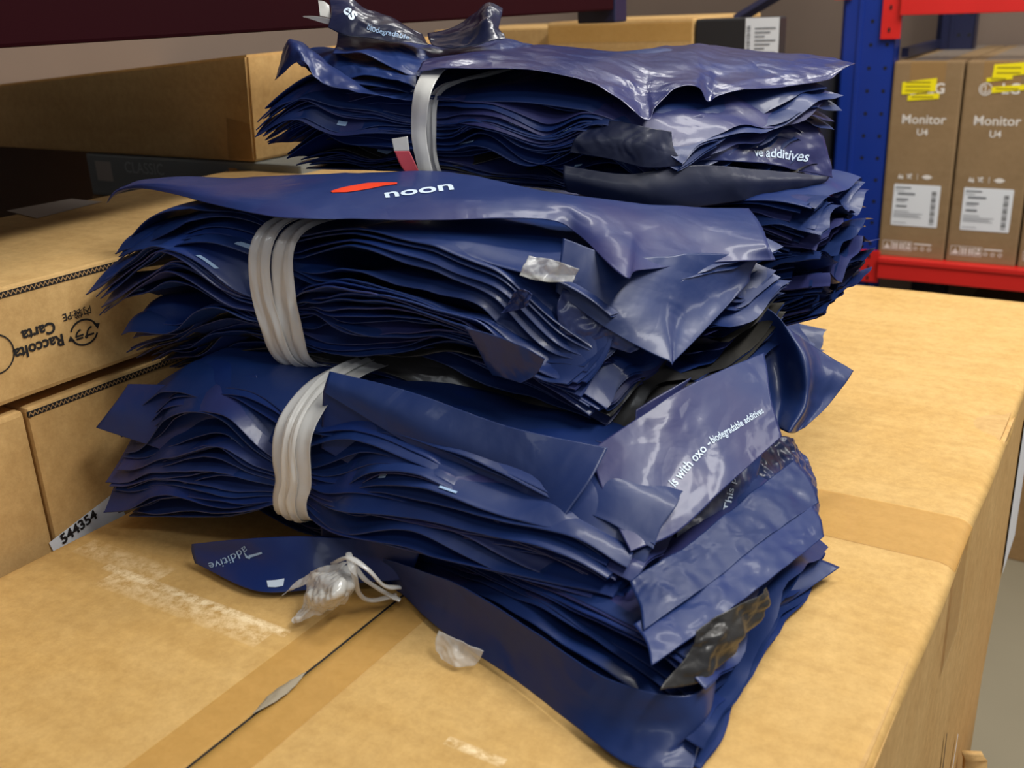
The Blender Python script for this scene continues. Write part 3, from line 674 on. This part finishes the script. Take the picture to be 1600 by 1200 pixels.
def catmull(P, n, m):
    """smooth patch through a grid of world points"""
    P = np.asarray(P, float)
    def up(P, n):
        k = P.shape[0]; t = np.linspace(0, k - 1, n); i = np.minimum(t.astype(int), k - 2); f = (t - i).reshape((-1,) + (1,) * (P.ndim - 1))
        g = lambda j: P[np.clip(j, 0, k - 1)]
        p0 = np.where((i > 0).reshape(f.shape), g(i - 1), 2 * g(i) - g(i + 1)); p3 = np.where((i + 2 < k).reshape(f.shape), g(i + 2), 2 * g(i + 1) - g(i))
        p1, p2 = g(i), g(i + 1)
        return .5 * ((2 * p1) + (-p0 + p2) * f + (2 * p0 - 5 * p1 + 4 * p2 - p3) * f ** 2 + (-p0 + 3 * p1 - 3 * p2 + p3) * f ** 3)
    return up(up(P, n).swapaxes(0, 1), m).swapaxes(0, 1)
class Patch:
    """one bag face or flap given by control points; creased along its normal"""
    def __init__(self, name, parent, rows, mat, n=90, m=60, crumple=.0016, freq=16, fine=.0006, seed=0, edge=0.0, solid=.0005, near=0.0):
        rows = np.array(rows, float); dn = _C - rows; rows = rows + dn / np.linalg.norm(dn, axis=2)[..., None] * near
        G = catmull(rows, m, n)           # rows -> m, columns -> n
        du = np.gradient(G, axis=1); dv = np.gradient(G, axis=0); nn = np.cross(du, dv); nn /= (np.linalg.norm(nn, axis=2)[..., None] + 1e-12)
        q = creases(G[..., 0] * freq, G[..., 1] * freq, G[..., 2] * freq, seed) * crumple + creases(G[..., 0] * freq * 2.7, G[..., 1] * freq * 2.7, G[..., 2] * freq * 2.7, seed + 3) * crumple * .45 + noise(G[..., 0] * freq * 3, G[..., 1] * freq * 3, G[..., 2] * freq * 3 + seed) * fine * .25
        G = G + nn * q[..., None]
        if edge:
            e = edge * (noise(np.linspace(0, 9, n), seed, .3))
            w_ = np.linspace(0, 1, m)[:, None] ** 6
            G = G + (dv / (np.linalg.norm(dv, axis=2)[..., None] + 1e-9)) * (e[None] * w_)[..., None]
        self.G, self.nn, self.parent = G, nn, parent
        self.loc = np.array(parent.location)
        self.o = grid_mesh(name, G - self.loc, mat, parent, solid)
    def at(self, u, v, off=.0008):
        m, n = self.G.shape[:2]
        fu = np.clip(u, 0, 1) * (n - 1); fv = np.clip(v, 0, 1) * (m - 1)
        a = np.minimum(fu.astype(int), n - 2); b = np.minimum(fv.astype(int), m - 2); ta = (fu - a)[..., None]; tb = (fv - b)[..., None]
        def L(X): return (X[b, a] * (1 - ta) + X[b, a + 1] * ta) * (1 - tb) + (X[b + 1, a] * (1 - ta) + X[b + 1, a + 1] * ta) * tb
        N_ = L(self.nn); 
        sg = np.sign(((_C - L(self.G)) * N_).sum(-1).mean())
        return L(self.G) + N_ * sg * off
    def text(self, txt, c, du, dv, size_u, mat=None, bold=0.0, name='print', asp=1.0):
        """lettering that follows the film; c = centre (u,v), du = text direction in (u,v), dv = up"""
        v, f = text_verts(txt, 1.0, bold)
        wd = v[:, 0].max() - v[:, 0].min(); v = v / wd
        uu = c[0] + v[:, 0] * du[0] + v[:, 1] * dv[0]; vv = c[1] + v[:, 0] * du[1] + v[:, 1] * dv[1]
        return raw_mesh(name, self.at(uu, vv) - self.loc, f, mat or WHITE_INK, self.o)
    def textpx(self, txt, p0, p1, hgt, mat=None, bold=0.0, flip=1):
        """lettering whose baseline runs between the surface points seen at p0 and p1"""
        px = self.G.reshape(-1, 3) - _C; dd = px @ _F; sx = 800 + F_PX * (px @ _R) / dd; sy = 600 - F_PX * (px @ _U) / dd
        m, n = self.G.shape[:2]
        def uv(p):
            k = np.argmin((sx - p[0]) ** 2 + (sy - p[1]) ** 2); return np.array([(k % n) / (n - 1), (k // n) / (m - 1)])
        a, b = uv(p0), uv(p1)
        d = np.array(p1, float) - np.array(p0, float); L_ = np.linalg.norm(d); nrm = np.array([d[1], -d[0]]) / L_ * flip
        mid = (np.array(p0) + np.array(p1)) / 2.0
        c0, c1 = uv(mid - nrm * 14), uv(mid + nrm * 14); up = (c1 - c0) / 28.0
        v, f = text_verts(txt, 1.0, bold); wd = v[:, 0].max() - v[:, 0].min(); hh = v[:, 1].max() - v[:, 1].min()
        x = (v[:, 0] - v[:, 0].min()) / wd; y = v[:, 1] / hh * hgt
        uu = a[0] + (b - a)[0] * x + up[0] * y; vv = a[1] + (b - a)[1] * x + up[1] * y
        return raw_mesh('print', self.at(uu, vv) - self.loc, f, mat or WHITE_INK, self.o)

def marks(bd, lst, mat=PALE_INK):
    """small printed blocks on the visible front strips of a bundle's bags"""
    for (i, u, v, du, dv) in lst:
        i = min(i, len(bd.grids) - 1)
        uu = np.linspace(u, u + du, 5)[:, None] * np.ones((1, 3)); vv = np.ones((5, 1)) * np.linspace(v, v + dv, 3)[None]
        G = bd.surf(i, uu, vv) + Zv * .0009
        grid_mesh('print', G - bd.loc, mat, bd.root)

A2 = Av[:2]; B2v = Bv[:2]

# ------------------------------------------------------------------ the stack of bundles
def wid(ang, l): return np.array([math.cos(math.radians(ang)), math.sin(math.radians(ang))]) * l
# bottom bundle
b4 = Bundle('lowest bundle of navy bags, resting on the big box, with knotted clear tie', (-.215, .790), (.085, .468), wid(50, .25), A2 * .25,
            ([0, .5, 1], [.001, .001, .001]), ([0, .3, .6, 1], [.030, .040, .050, .048]), 24, 11, .25, (-.05, .70, .0),
            [(0, .02), (.5, -.02), (1, -.10)], wave=.003, droop=.004, fanR=.012, stag=.03, pinch=.15, fanL=.02)
# third bundle from the top
b3 = Bundle('wide bundle of navy bags second from the bottom, printed lines on its right end', (-.322, .763), (.060, .562), A2 * .28, A2 * .24,
            ([0, .3, .6, 1], [.016, .040, .050, .046]), ([0, .12, .35, .7, 1], [.120, .142, .140, .118, .098]), 32, 23, .41, (-.1, .75, .03),
            [(0, -.05), (.12, .05), (.5, .02), (.8, -.03), (1, -.10)], wave=.004, droop=.016, fanR=.015, fanL=.022, pinch=.16, crumple=.0016)
# second bundle
b2 = Bundle('large upper middle bundle of navy bags with red and white print on its top bag', (-.315, .811), (.066, .672), wid(45, .26), wid(38, .20),
            ([0, .3, .6, 1], [.118, .140, .118, .094]), ([0, .15, .4, .7, 1], [.255, .268, .256, .240, .205]), 36, 31, .39, (-.1, .85, .12),
            [(0, -.12), (.25, -.07), (.5, .05), (.7, .09), (.85, .03), (1, -.05)], wave=.004, droop=.012, fanR=.018, fanL=.015, pinch=.14, crumple=.0016, inner=(2, 4, 5, 8, 13),
            zb2=([0, .5, 1], [.128, .14, .135]), zt2=([0, .5, 1], [.25, .24, .215]))
# back bundles
b6 = Bundle('low bundle of navy bags at the back, only its right end showing', (-.10, 1.19), (.285, .975), wid(57, .10), wid(57, .10),
            ([0, 1], [.001, .001]), ([0, 1], [.085, .060]), 20, 41, .4, (.1, 1.05, .0), [(0, 0), (1, 0)], nu=80, fanR=.02, wave=.003)
b5 = Bundle('back bundle of navy bags fanning out at its right end below the top bundle', (-.10, 1.06), (.252, .850), wid(57, .20), wid(57, .17),
            ([0, .7, 1], [.09, .085, .135]), ([0, .7, 1], [.23, .230, .238]), 44, 43, .4, (.1, 1.0, .12), [(0, .0), (.5, 0), (1, .0)], nu=90, fanR=.02, stag=.04, wave=.002, gapamp=2, crumple=.0012)
# top bundle
b1 = Bundle('topmost bundle of navy bags with crumpled bags sticking up on its left', (-.200, .915), (.138, .848), wid(52, .24), wid(38, .205),
            ([0, .3, .7, 1], [.266, .262, .245, .236]), ([0, .12, .3, .5, .8, 1], [.335, .350, .340, .335, .322, .296]), 36, 57, .42, (-.05, 1.0, .26),
            [(0, -.16), (.35, -.10), (.55, .03), (.8, .05), (1, .0)], wave=.003, droop=.010, fanR=.02, fanL=.008, pinch=.13, crumple=.0016, inner=(3, 6, 11, 12),
            zt2=([0, .3, .6, 1], [.355, .36, .352, .322]))

# ties
b2.strap(.385, .395,   .018, off=.007, seed=3); b2.strap(.375, .400, .018, off=.010, seed=5, bow=-.016)
b3.strap(.415, .405, .034, off=.012, seed=7); b3.strap(.41, .408, .014, off=.015, seed=9)
b1.strap(.40, .40, .008, off=.005, seed=13, bow=.002)
b4.strap(.215, .225, .018, off=.004, seed=15)

def rows(*rr): return [[Pz(*p) for p in r] for r in rr]
def rowsY(*rr): return [[Py(*p) for p in r] for r in rr]
# --- second bundle: its top bag
p = Patch('top_bag', b2.root, rows(
    [(178, 300, .258), (200, 288, .266), (260, 276, .272), (390, 278, .27), (560, 270, .275), (700, 270, .275), (860, 300, .262), (920, 308, .256), (985, 316, .248), (1020, 320, .244), (1090, 324, .236), (1170, 325, .228)],
    [(174, 305, .256), (196, 291, .264), (250, 285, .272), (400, 300, .27), (560, 298, .27), (700, 300, .268), (860, 313, .260), (915, 330, .252), (980, 348, .241), (1015, 352, .237), (1100, 352, .229), (1190, 352, .223)],
    [(170, 311, .253), (190, 296, .262), (240, 290, .270), (405, 318, .268), (560, 322, .264), (700, 322, .262), (860, 328, .255), (910, 350, .245), (978, 385, .233), (1008, 385, .228), (1100, 380, .220), (1200, 380, .217)],
    [(166, 318, .249), (186, 302, .258), (235, 296, .267), (411, 336, .263), (560, 343, .258), (700, 343, .255), (850, 343, .250), (905, 368, .238), (973, 433, .222), (998, 423, .219), (1100, 411, .211), (1212, 406, .205)]),
    PURPLE, n=160, m=50, crumple=.0010, freq=18, fine=.0003, seed=2)
# the print on it: a red swoosh and white lettering, half under the bundle above
def blob(p, pts, mat, name='print'):
    """a filled printed shape following the film: pts = top edge pixels, bottom edge pixels"""
    px = p.G.reshape(-1, 3) - _C; dd = px @ _F; sx = 800 + F_PX * (px @ _R) / dd; sy = 600 - F_PX * (px @ _U) / dd
    m, n = p.G.shape[:2]
    def uv(q):
        d2 = (sx - q[0]) ** 2 + (sy - q[1]) ** 2; k = np.argsort(d2)[:4]; w_ = 1 / (d2[k] + .3); w_ /= w_.sum()
        return np.array([((k % n) * w_).sum() / (n - 1), ((k // n) * w_).sum() / (m - 1)])
    a, b = pts; R_ = []
    for q0, q1 in zip(a, b):
        u0, u1 = uv(q0), uv(q1); R_.append([u0 + (u1 - u0) * t for t in (0, .33, .67, 1)])
    R_ = np.array(R_)
    k = np.linspace(0, len(R_) - 1, len(R_) * 4); i = np.minimum(k.astype(int), len(R_) - 2); f = (k - i)[:, None, None]
    R_ = R_[i] * (1 - f) + R_[i + 1] * f
    grid_mesh(name, p.at(R_[..., 0], R_[..., 1]) - p.loc, mat, p.o)
blob(p, ([(514, 300), (540, 293), (575, 287), (600, 286), (624, 287)], [(516, 303), (545, 302), (575, 297), (600, 291), (622, 289)]), RED_INK)
p.textpx('noon', (600, 305), (704, 292), 8, WHITE_INK, 0.02)
# bag face hanging under its right corner
Patch('folded_bag', b2.root, rowsY(
    [(880, 372, .725), (960, 400, .72), (1040, 400, .735), (1090, 395, .75), (1188, 400, .79)],
    [(872, 425, .71), (955, 470, .695), (1030, 490, .70), (1075, 485, .72), (1175, 425, .78)],
    [(868, 455, .705), (950, 515, .685), (1040, 563, .67), (1062, 556, .68), (1172, 440, .775)]), NAVY, crumple=.0012, freq=14, seed=5, near=.004)
Patch('folded_bag', b2.root, rowsY(
    [(880, 450, .705), (930, 470, .70), (985, 500, .69)], [(870, 480, .70), (925, 500, .695), (1000, 540, .68)], [(875, 520, .695), (930, 535, .69), (985, 552, .68)]), CRINK, n=50, m=30, crumple=.0035, freq=40, seed=6, near=.006)
Patch('folded_bag', b2.root, rowsY(
    [(725, 512, .69), (790, 530, .68), (852, 560, .665)], [(748, 550, .69), (795, 566, .68), (836, 586, .668)], [(770, 586, .69), (790, 592, .68), (812, 597, .67)]), CRINK, n=50, m=30, crumple=.003, seed=8, near=.01)
Patch('clear_scrap', b2.root, rowsY([(825, 398, .70), (860, 405, .695), (905, 420, .69)], [(812, 430, .695), (850, 440, .69), (895, 440, .69)]), CLEARF, n=30, m=20, crumple=.006, freq=60, seed=6)
Patch('clear_scrap', b2.root, rowsY([(800, 455, .69), (820, 452, .685), (835, 460, .68)], [(780, 490, .69), (805, 485, .685), (828, 478, .68)]), CRINK, n=30, m=20, crumple=.005, freq=60, seed=9)

# --- third bundle: broad slanting bag faces right of its tie
Patch('folded_bag', b3.root, rowsY(
    [(515, 580, .705), (640, 612, .685), (800, 668, .655), (950, 700, .635)],
    [(510, 596, .700), (640, 655, .672), (790, 725, .642), (922, 752, .615)],
    [(505, 612, .698), (640, 695, .668), (770, 768, .638), (882, 808, .600)]), NAVY, crumple=.0010, seed=12, near=.012)
Patch('folded_bag', b3.root, rowsY(
    [(505, 610, .705), (640, 690, .680), (770, 760, .655), (870, 800, .62)],
    [(503, 655, .700), (640, 735, .672), (755, 800, .642), (840, 850, .61)],
    [(502, 700, .695), (640, 778, .664), (740, 840, .632), (808, 895, .595)]), NAVY2, crumple=.0008, seed=13, near=.012)
Patch('rolled_bag', b3.root, rowsY(
    [(500, 770, .70), (640, 815, .672), (800, 868, .640), (985, 850, .590)],
    [(500, 800, .688), (640, 838, .655), (800, 890, .616), (1000, 885, .572)],
    [(500, 838, .692), (640, 870, .662), (800, 918, .624), (975, 945, .575)]), CRINK, crumple=.0016, seed=14, near=.008)
Patch('folded_bag', b3.root, rowsY(
    [(400, 585, .745), (300, 600, .765), (200, 600, .785)],
    [(440, 700, .715), (330, 670, .745), (172, 640, .775)],
    [(470, 770, .700), (380, 745, .725), (150, 668, .775)]), NAVY2, crumple=.0012, seed=15, near=.008)
pt = Patch('printed_bag', b3.root, rowsY(
    [(920, 705, .645), (1000, 650, .670), (1080, 600, .705), (1195, 550, .77)],
    [(950, 790, .610), (1020, 735, .635), (1110, 680, .675), (1205, 620, .73)],
    [(985, 862, .578), (1060, 830, .600), (1135, 760, .640), (1222, 682, .705)]), PURPLE, n=100, m=70, crumple=.0016, freq=14, fine=.0003, seed=17, near=.018)
pt.textpx('This', (1024, 814), (1046, 762), 17, WHITE_INK, 0.015)
pt.textpx('is with oxo -', (1048, 757), (1106, 692), 16, WHITE_INK, 0.01)
pt.textpx('biodegradable additives', (1110, 690), (1190, 642), 15, WHITE_INK, 0.01)
pf = Patch('flap', b3.root, rowsY(
    [(1163, 478, .79), (1200, 482, .785), (1235, 515, .775), (1262, 535, .80), (1298, 558, .805), (1333, 580, .80)],
    [(1172, 540, .785), (1215, 550, .785), (1258, 565, .755), (1275, 575, .78), (1300, 590, .785), (1318, 603, .785)],
    [(1185, 600, .76), (1220, 610, .765), (1258, 628, .735), (1268, 628, .755), (1282, 630, .765), (1292, 636, .765)],
    [(1200, 655, .735), (1215, 668, .735), (1232, 676, .715), (1242, 676, .73), (1250, 672, .735), (1258, 668, .74)]), NAVY, n=90, m=60, crumple=.0016, freq=16, fine=.0003, seed=19)
ps = Patch('printed_bag', b3.root, rowsY(
    [(1085, 735, .665), (1120, 715, .685), (1160, 700, .715), (1195, 690, .735)],
    [(1065, 800, .635), (1100, 790, .65), (1145, 775, .675), (1180, 765, .70)],
    [(1050, 876, .600), (1085, 880, .605), (1130, 872, .625), (1170, 855, .65)]), NAVY, crumple=.0025, freq=26, seed=21)
ps.textpx('This plas', (1070, 822), (1092, 752), 14, WHITE_INK, 0.01)
ps.textpx('This plast', (1134, 800), (1150, 722), 13, WHITE_INK, 0.01)
Patch('crumpled_bag', b3.root, rowsY(
    [(1165, 705, .735), (1205, 683, .775), (1245, 690, .80), (1262, 720, .80)],
    [(1160, 780, .69), (1215, 760, .725), (1262, 762, .755), (1286, 790, .765)],
    [(1140, 870, .64), (1205, 860, .67), (1260, 845, .70), (1280, 825, .72)]), CRINK, n=80, m=70, crumple=.0060, freq=30, fine=.0012, seed=23)
Patch('folded_bag', b3.root, rowsY(
    [(995, 640, .665), (1040, 612, .685), (1080, 590, .70)], [(985, 700, .65), (1010, 690, .66), (1040, 650, .685)], [(930, 690, .64), (1005, 708, .65), (1012, 700, .655)]), PURPLE, n=40, m=30, seed=25)

# --- lowest bundle: loose bottom bag spreading on the carton
Patch('bottom_bag', b4.root, rows(
    [(600, 872, .030), (720, 915, .036), (840, 990, .034), (950, 1060, .032), (1085, 1085, .030), (1120, 1010, .02)],
    [(596, 882, .018), (705, 955, .016), (815, 1025, .016), (925, 1100, .016), (1085, 1140, .014), (1120, 1060, .012)],
    [(592, 892, .004), (690, 985, .003), (795, 1055, .003), (890, 1128, .003), (985, 1196, .003), (1082, 1203, .004)]), NAVY, n=120, m=50, crumple=.0014, freq=20, seed=31)
Patch('bottom_bag', b4.root, rows(
    [(1115, 1010, .020), (1180, 940, .020), (1240, 862, .016)],
    [(1110, 1050, .010), (1190, 970, .010), (1275, 872, .012)],
    [(1092, 1100, .004), (1200, 970, .004), (1312, 886, .008)]), NAVY, n=60, m=30, crumple=.0018, seed=33)
Patch('inner_bag', b4.root, rows(
    [(1085, 985, .060), (1145, 950, .060), (1205, 922, .056)],
    [(1075, 1020, .050), (1130, 995, .050), (1200, 945, .046)],
    [(1028, 1078, .040), (1100, 1060, .034), (1175, 985, .036)]), INNER, n=50, m=40, crumple=.0040, freq=40, seed=35)
pl = Patch('loose_flap', b4.root, rows(
    [(660, 850, .045), (560, 842, .035), (470, 838, .035), (380, 842, .03), (300, 850, .018)],
    [(650, 880, .030), (560, 880, .020), (470, 880, .020), (390, 875, .016), (300, 862, .012)],
    [(640, 905, .016), (555, 912, .008), (480, 922, .005), (395, 922, .005), (305, 880, .005)]), NAVY2, n=60, m=40, crumple=.0010, seed=37)
pl.textpx('additive', (384, 858), (330, 884), 13, PALE_INK, 0.0)
blob(pl, ([(416, 908), (432, 907), (446, 904)], [(418, 918), (432, 918), (444, 916)]), WHITE_INK)
blob(pl, ([(380, 862), (384, 872), (392, 874)], [(384, 862), (387, 869), (393, 871)]), PALE_INK)
blob(pl, ([(388, 868), (410, 862)], [(390, 872), (411, 865)]), PALE_INK)
Patch('folded_bag', b4.root, rows(
    [(985, 905, .066), (1075, 850, .066), (1175, 770, .066), (1240, 720, .066)],
    [(1000, 945, .062), (1090, 885, .062), (1190, 800, .062), (1262, 745, .060)],
    [(1005, 985, .058), (1105, 915, .058), (1205, 835, .058), (1280, 785, .052)]), NAVY, n=70, m=40, crumple=.0022, freq=28, seed=71, near=.004)
Patch('folded_bag', b4.root, rows(
    [(990, 975, .060), (1090, 910, .060), (1190, 840, .060), (1270, 790, .055)],
    [(1010, 1005, .057), (1110, 940, .057), (1205, 862, .056), (1282, 810, .050)],
    [(1018, 1040, .053), (1120, 968, .053), (1222, 890, .051), (1288, 838, .044)]), NAVY2, n=70, m=40, crumple=.0018, freq=28, seed=73, near=.001)
# knot of the lowest tie
Patch('tie_tail', b4.root, rows(
    [(545, 885, .030), (520, 895, .030), (490, 905, .022), (470, 935, .008)],
    [(552, 915, .026), (520, 930, .030), (485, 945, .018), (458, 968, .004)],
    [(540, 945, .012), (515, 955, .010), (490, 965, .006), (460, 974, .003)]), CLEARF, n=80, m=60, crumple=.0055, freq=40, fine=.0010, seed=41)
Patch('tie_tail', b4.root, rows([(545, 880, .032), (500, 888, .026), (470, 905, .014), (440, 930, .004)], [(535, 892, .030), (500, 900, .022), (475, 915, .012), (445, 924, .004)]), CLEARF, n=40, m=16, crumple=.003, freq=50, seed=42)
def tube(name, pts, r, mat, parent, seg=8):
    P = np.array(pts); P = catmull(P[:, None].repeat(2, 1), 40, 2)[:, 0] - np.array(parent.location)
    T = np.gradient(P, axis=0); T /= np.linalg.norm(T, axis=1)[:, None]
    X = np.cross(T, [0.2, 0.1, 1.0]); X /= np.linalg.norm(X, axis=1)[:, None]; Y = np.cross(T, X)
    a = np.linspace(0, 2 * np.pi, seg + 1); rr = r * (1 + .3 * noise(np.linspace(0, 5, 40), r * 900, .2))
    G = P[:, None] + rr[:, None, None] * (X[:, None] * np.cos(a)[None, :, None] + .6 * Y[:, None] * np.sin(a)[None, :, None])
    return grid_mesh(name, G, mat, parent)
tube('tie_strand', [Pz(*q) for q in ((545, 865, .045), (552, 890, .04), (560, 925, .02), (580, 938, .010), (620, 930, .012))], .0028, CLEARF, b4.root)
tube('tie_strand', [Pz(*q) for q in ((520, 880, .03), (545, 872, .045), (575, 890, .04), (600, 915, .026), (625, 918, .02))], .0024, STRAP, b4.root)
tube('tie_strand', [Pz(*q) for q in ((555, 885, .04), (570, 905, .03), (600, 925, .016), (625, 938, .01))], .0026, CLEARF, b4.root)
Patch('clear_scrap', b4.root, rows([(685, 985, .014), (715, 1000, .016), (755, 1018, .014)], [(680, 1010, .006), (712, 1022, .008), (750, 1030, .006)], [(690, 1030, .002), (712, 1042, .002), (742, 1040, .002)]), CLEARF, n=30, m=24, crumple=.003, freq=50, seed=44)

# --- top bundle
t1 = Patch('top_bag', b1.root, rowsY(
    [(690, 92, 1.0), (760, 74, 1.03), (860, 71, 1.05), (950, 79, 1.05), (1000, 78, 1.05), (1028, 74, 1.06), (1055, 71, 1.065), (1090, 69, 1.07), (1110, 70, 1.07), (1150, 76, 1.07), (1276, 88, 1.05), (1336, 98, 1.0)],
    [(672, 92, .93), (750, 80, .95), (860, 80, .96), (950, 88, .965), (1000, 95, .965), (1025, 94, .97), (1055, 88, .98), (1085, 86, .985), (1105, 88, .99), (1145, 92, .995), (1270, 102, 1.0), (1330, 101, .99)],
    [(660, 98, .89), (740, 92, .895), (860, 97, .90), (945, 110, .90), (1000, 135, .89), (1020, 130, .895), (1055, 118, .91), (1088, 115, .92), (1106, 122, .92), (1142, 120, .94), (1272, 118, .97), (1320, 106, .985)],
    [(652, 112, .865), (730, 106, .865), (860, 114, .86), (950, 143, .85), (1008, 188, .843), (1024, 168, .855), (1055, 139, .875), (1088, 138, .885), (1106, 160, .89), (1142, 144, .90), (1280, 128, .96), (1312, 113, .98)]),
    TOPF, n=200, m=80, crumple=.0020, freq=15, fine=.0003, seed=51)
t2 = Patch('printed_bag', b1.root, rowsY(
    [(1050, 195, .865), (1100, 178, .885), (1180, 170, .93), (1265, 180, .97)],
    [(1062, 225, .865), (1120, 215, .88), (1190, 215, .925), (1290, 225, .965)],
    [(1075, 250, .865), (1140, 252, .88), (1210, 258, .92), (1300, 278, .96)]), PURPLE, n=70, m=50, crumple=.0028, freq=24, seed=53)
t2.textpx('ve additives', (1178, 238), (1262, 246), 14, WHITE_INK, 0.015)
Patch('folded_bag', b1.root, rowsY(
    [(1050, 180, .88), (1110, 168, .90), (1200, 150, .95), (1284, 130, .99)],
    [(1055, 200, .87), (1130, 190, .89), (1200, 180, .94), (1262, 178, .98)]), NAVY, n=60, m=24, crumple=.0025, seed=54)
Patch('tie_strap', b1.root, rowsY([(712, 84, .99), (672, 99, .90), (648, 140, .862), (642, 200, .856), (650, 250, .850), (662, 290, .848)], [(724, 87, .99), (686, 102, .90), (660, 142, .858), (653, 202, .853), (660, 250, .847), (670, 290, .845)], [(736, 88, .99), (700, 104, .90), (674, 144, .856), (666, 204, .852), (672, 250, .846), (682, 288, .844)]), STRAP, n=50, m=14, crumple=.001, near=.008, seed=3)
Patch('tie_tail', b1.root, rowsY([(612, 217, .862), (616, 236, .858)], [(637, 213, .860), (640, 236, .856)]), STRAP, n=12, m=12, crumple=.0006, near=.010, seed=4)
Patch('tie_tail', b1.root, rowsY([(616, 236, .858), (628, 262, .854), (652, 291, .850)], [(640, 236, .856), (652, 262, .852), (664, 290, .848)]), flat('pink_strap_print', srgb(196, 70, 84), .45), n=24, m=12, crumple=.0006, near=.010, seed=4)
Patch('crumpled_bag', b1.root, rowsY(
    [(930, 192, .862), (975, 192, .852), (1015, 200, .843), (1050, 205, .852)],
    [(900, 215, .852), (960, 218, .842), (1010, 228, .836), (1056, 236, .845)],
    [(890, 238, .852), (950, 248, .842), (1010, 262, .836), (1072, 258, .846)]), SHADEF, n=80, m=50, crumple=.0032, freq=22, fine=.0004, seed=65, near=.004)  # dark sheet added for the shade below the top bag's corner
Patch('folded_bag', b1.root, rowsY(
    [(880, 258, .85), (980, 272, .84), (1085, 258, .85), (1180, 264, .89), (1296, 276, .95)],
    [(880, 280, .845), (990, 298, .834), (1090, 290, .845), (1190, 285, .885), (1290, 283, .945)],
    [(885, 300, .85), (1000, 322, .836), (1080, 324, .845), (1170, 312, .88), (1270, 292, .94)]), SHADEF, n=110, m=40, crumple=.0014, freq=14, fine=.0003, seed=67, near=.003)  # long dark sheet added for the shade along the bundle's lower front
# crumpled bags standing up at its left
Patch('crumpled_bag', b1.root, rowsY(
    [(436, 118, .98), (445, 64, .97), (470, 68, .96), (520, 100, .95), (600, 130, .94), (650, 128, .92)],
    [(434, 125, .93), (458, 72, .91), (490, 90, .91), (540, 120, .90), (600, 148, .89), (650, 150, .88)],
    [(432, 128, .92), (470, 95, .895), (500, 130, .885), (545, 140, .88), (600, 152, .875), (648, 156, .87)]), CRINK, n=80, m=40, crumple=.0030, freq=22, seed=55)
Patch('crumpled_bag', b1.root, rowsY(
    [(530, 40, 1.0), (600, 55, 1.01), (680, 68, 1.02), (760, 60, 1.03), (850, 72, 1.04)],
    [(525, 72, .95), (600, 72, .95), (680, 90, .95), (760, 84, .96), (830, 78, .97)],
    [(520, 80, .92), (590, 95, .91), (650, 120, .90), (740, 96, .92), (810, 86, .94)]), CRINK, n=90, m=50, crumple=.0042, freq=22, seed=57)
Patch('crumpled_bag', b1.root, rowsY(
    [(455, 90, 1.0), (500, 75, 1.0), (560, 78, 1.0), (640, 100, .97)],
    [(480, 110, .94), (530, 92, .93), (590, 105, .92), (650, 125, .90)],
    [(500, 128, .91), (560, 118, .90), (610, 130, .89), (652, 140, .875)]), NAVY, n=70, m=40, crumple=.0045, freq=24, seed=58)
ph = Patch('standing_bag', b1.root, rowsY(
    [(512, -8, .99), (545, -4, .99), (570, 12, .99), (610, 25, .99), (660, 52, .98)],
    [(518, 20, .96), (545, 22, .955), (580, 32, .955), (620, 42, .955), (665, 62, .96)],
    [(512, 42, .94), (540, 55, .93), (580, 60, .93), (620, 66, .93), (670, 70, .94)]), DNAVY, n=60, m=40, crumple=.0024, freq=24, seed=59)
ph.textpx('es', (540, 14), (556, 28), 12, WHITE_INK, 0.02)
ph.textpx('biodegradable', (575, 42), (640, 60), 10, PALE_INK, 0.0)
Patch('standing_bag', b1.root, rowsY(
    [(668, 52, 1.0), (700, 45, 1.0), (730, 28, 1.0), (760, 4, 1.0), (785, 14, 1.0)],
    [(670, 62, .97), (705, 62, .96), (735, 50, .96), (762, 28, .96), (780, 40, .97)],
    [(675, 70, .95), (710, 76, .94), (740, 72, .94), (765, 64, .94), (790, 60, .95)]), DNAVY, n=60, m=40, crumple=.0032, freq=24, seed=61)
Patch('clear_scrap', b1.root, rowsY([(497, 0, .97), (506, 2, .97), (514, 8, .97)], [(500, 24, .96), (510, 26, .96), (518, 28, .96)]), CLEARF, n=20, m=20, crumple=.002, seed=62)
Patch('clear_scrap', b1.root, rowsY([(474, 24, .96), (500, 26, .955), (530, 34, .95)], [(476, 25, .96), (505, 36, .955), (545, 46, .95)]), CLEARF, n=20, m=10, crumple=.002, seed=63)
# printed blocks glimpsed on the front strips
rm = np.random.RandomState(5)
marks(b1, [(6 + int(rm.rand() * 20), .10 + .8 * rm.rand(), .004 + .01 * rm.rand(), .012 + .03 * rm.rand(), .012) for _ in range(26)])
marks(b2, [(14 + int(rm.rand() * 16), .05 + .25 * rm.rand(), .004 + .01 * rm.rand(), .015 + .02 * rm.rand(), .012) for _ in range(7)])
marks(b3, [(4 + int(rm.rand() * 20), .05 + .8 * rm.rand(), .004 + .01 * rm.rand(), .012 + .02 * rm.rand(), .010) for _ in range(8)])
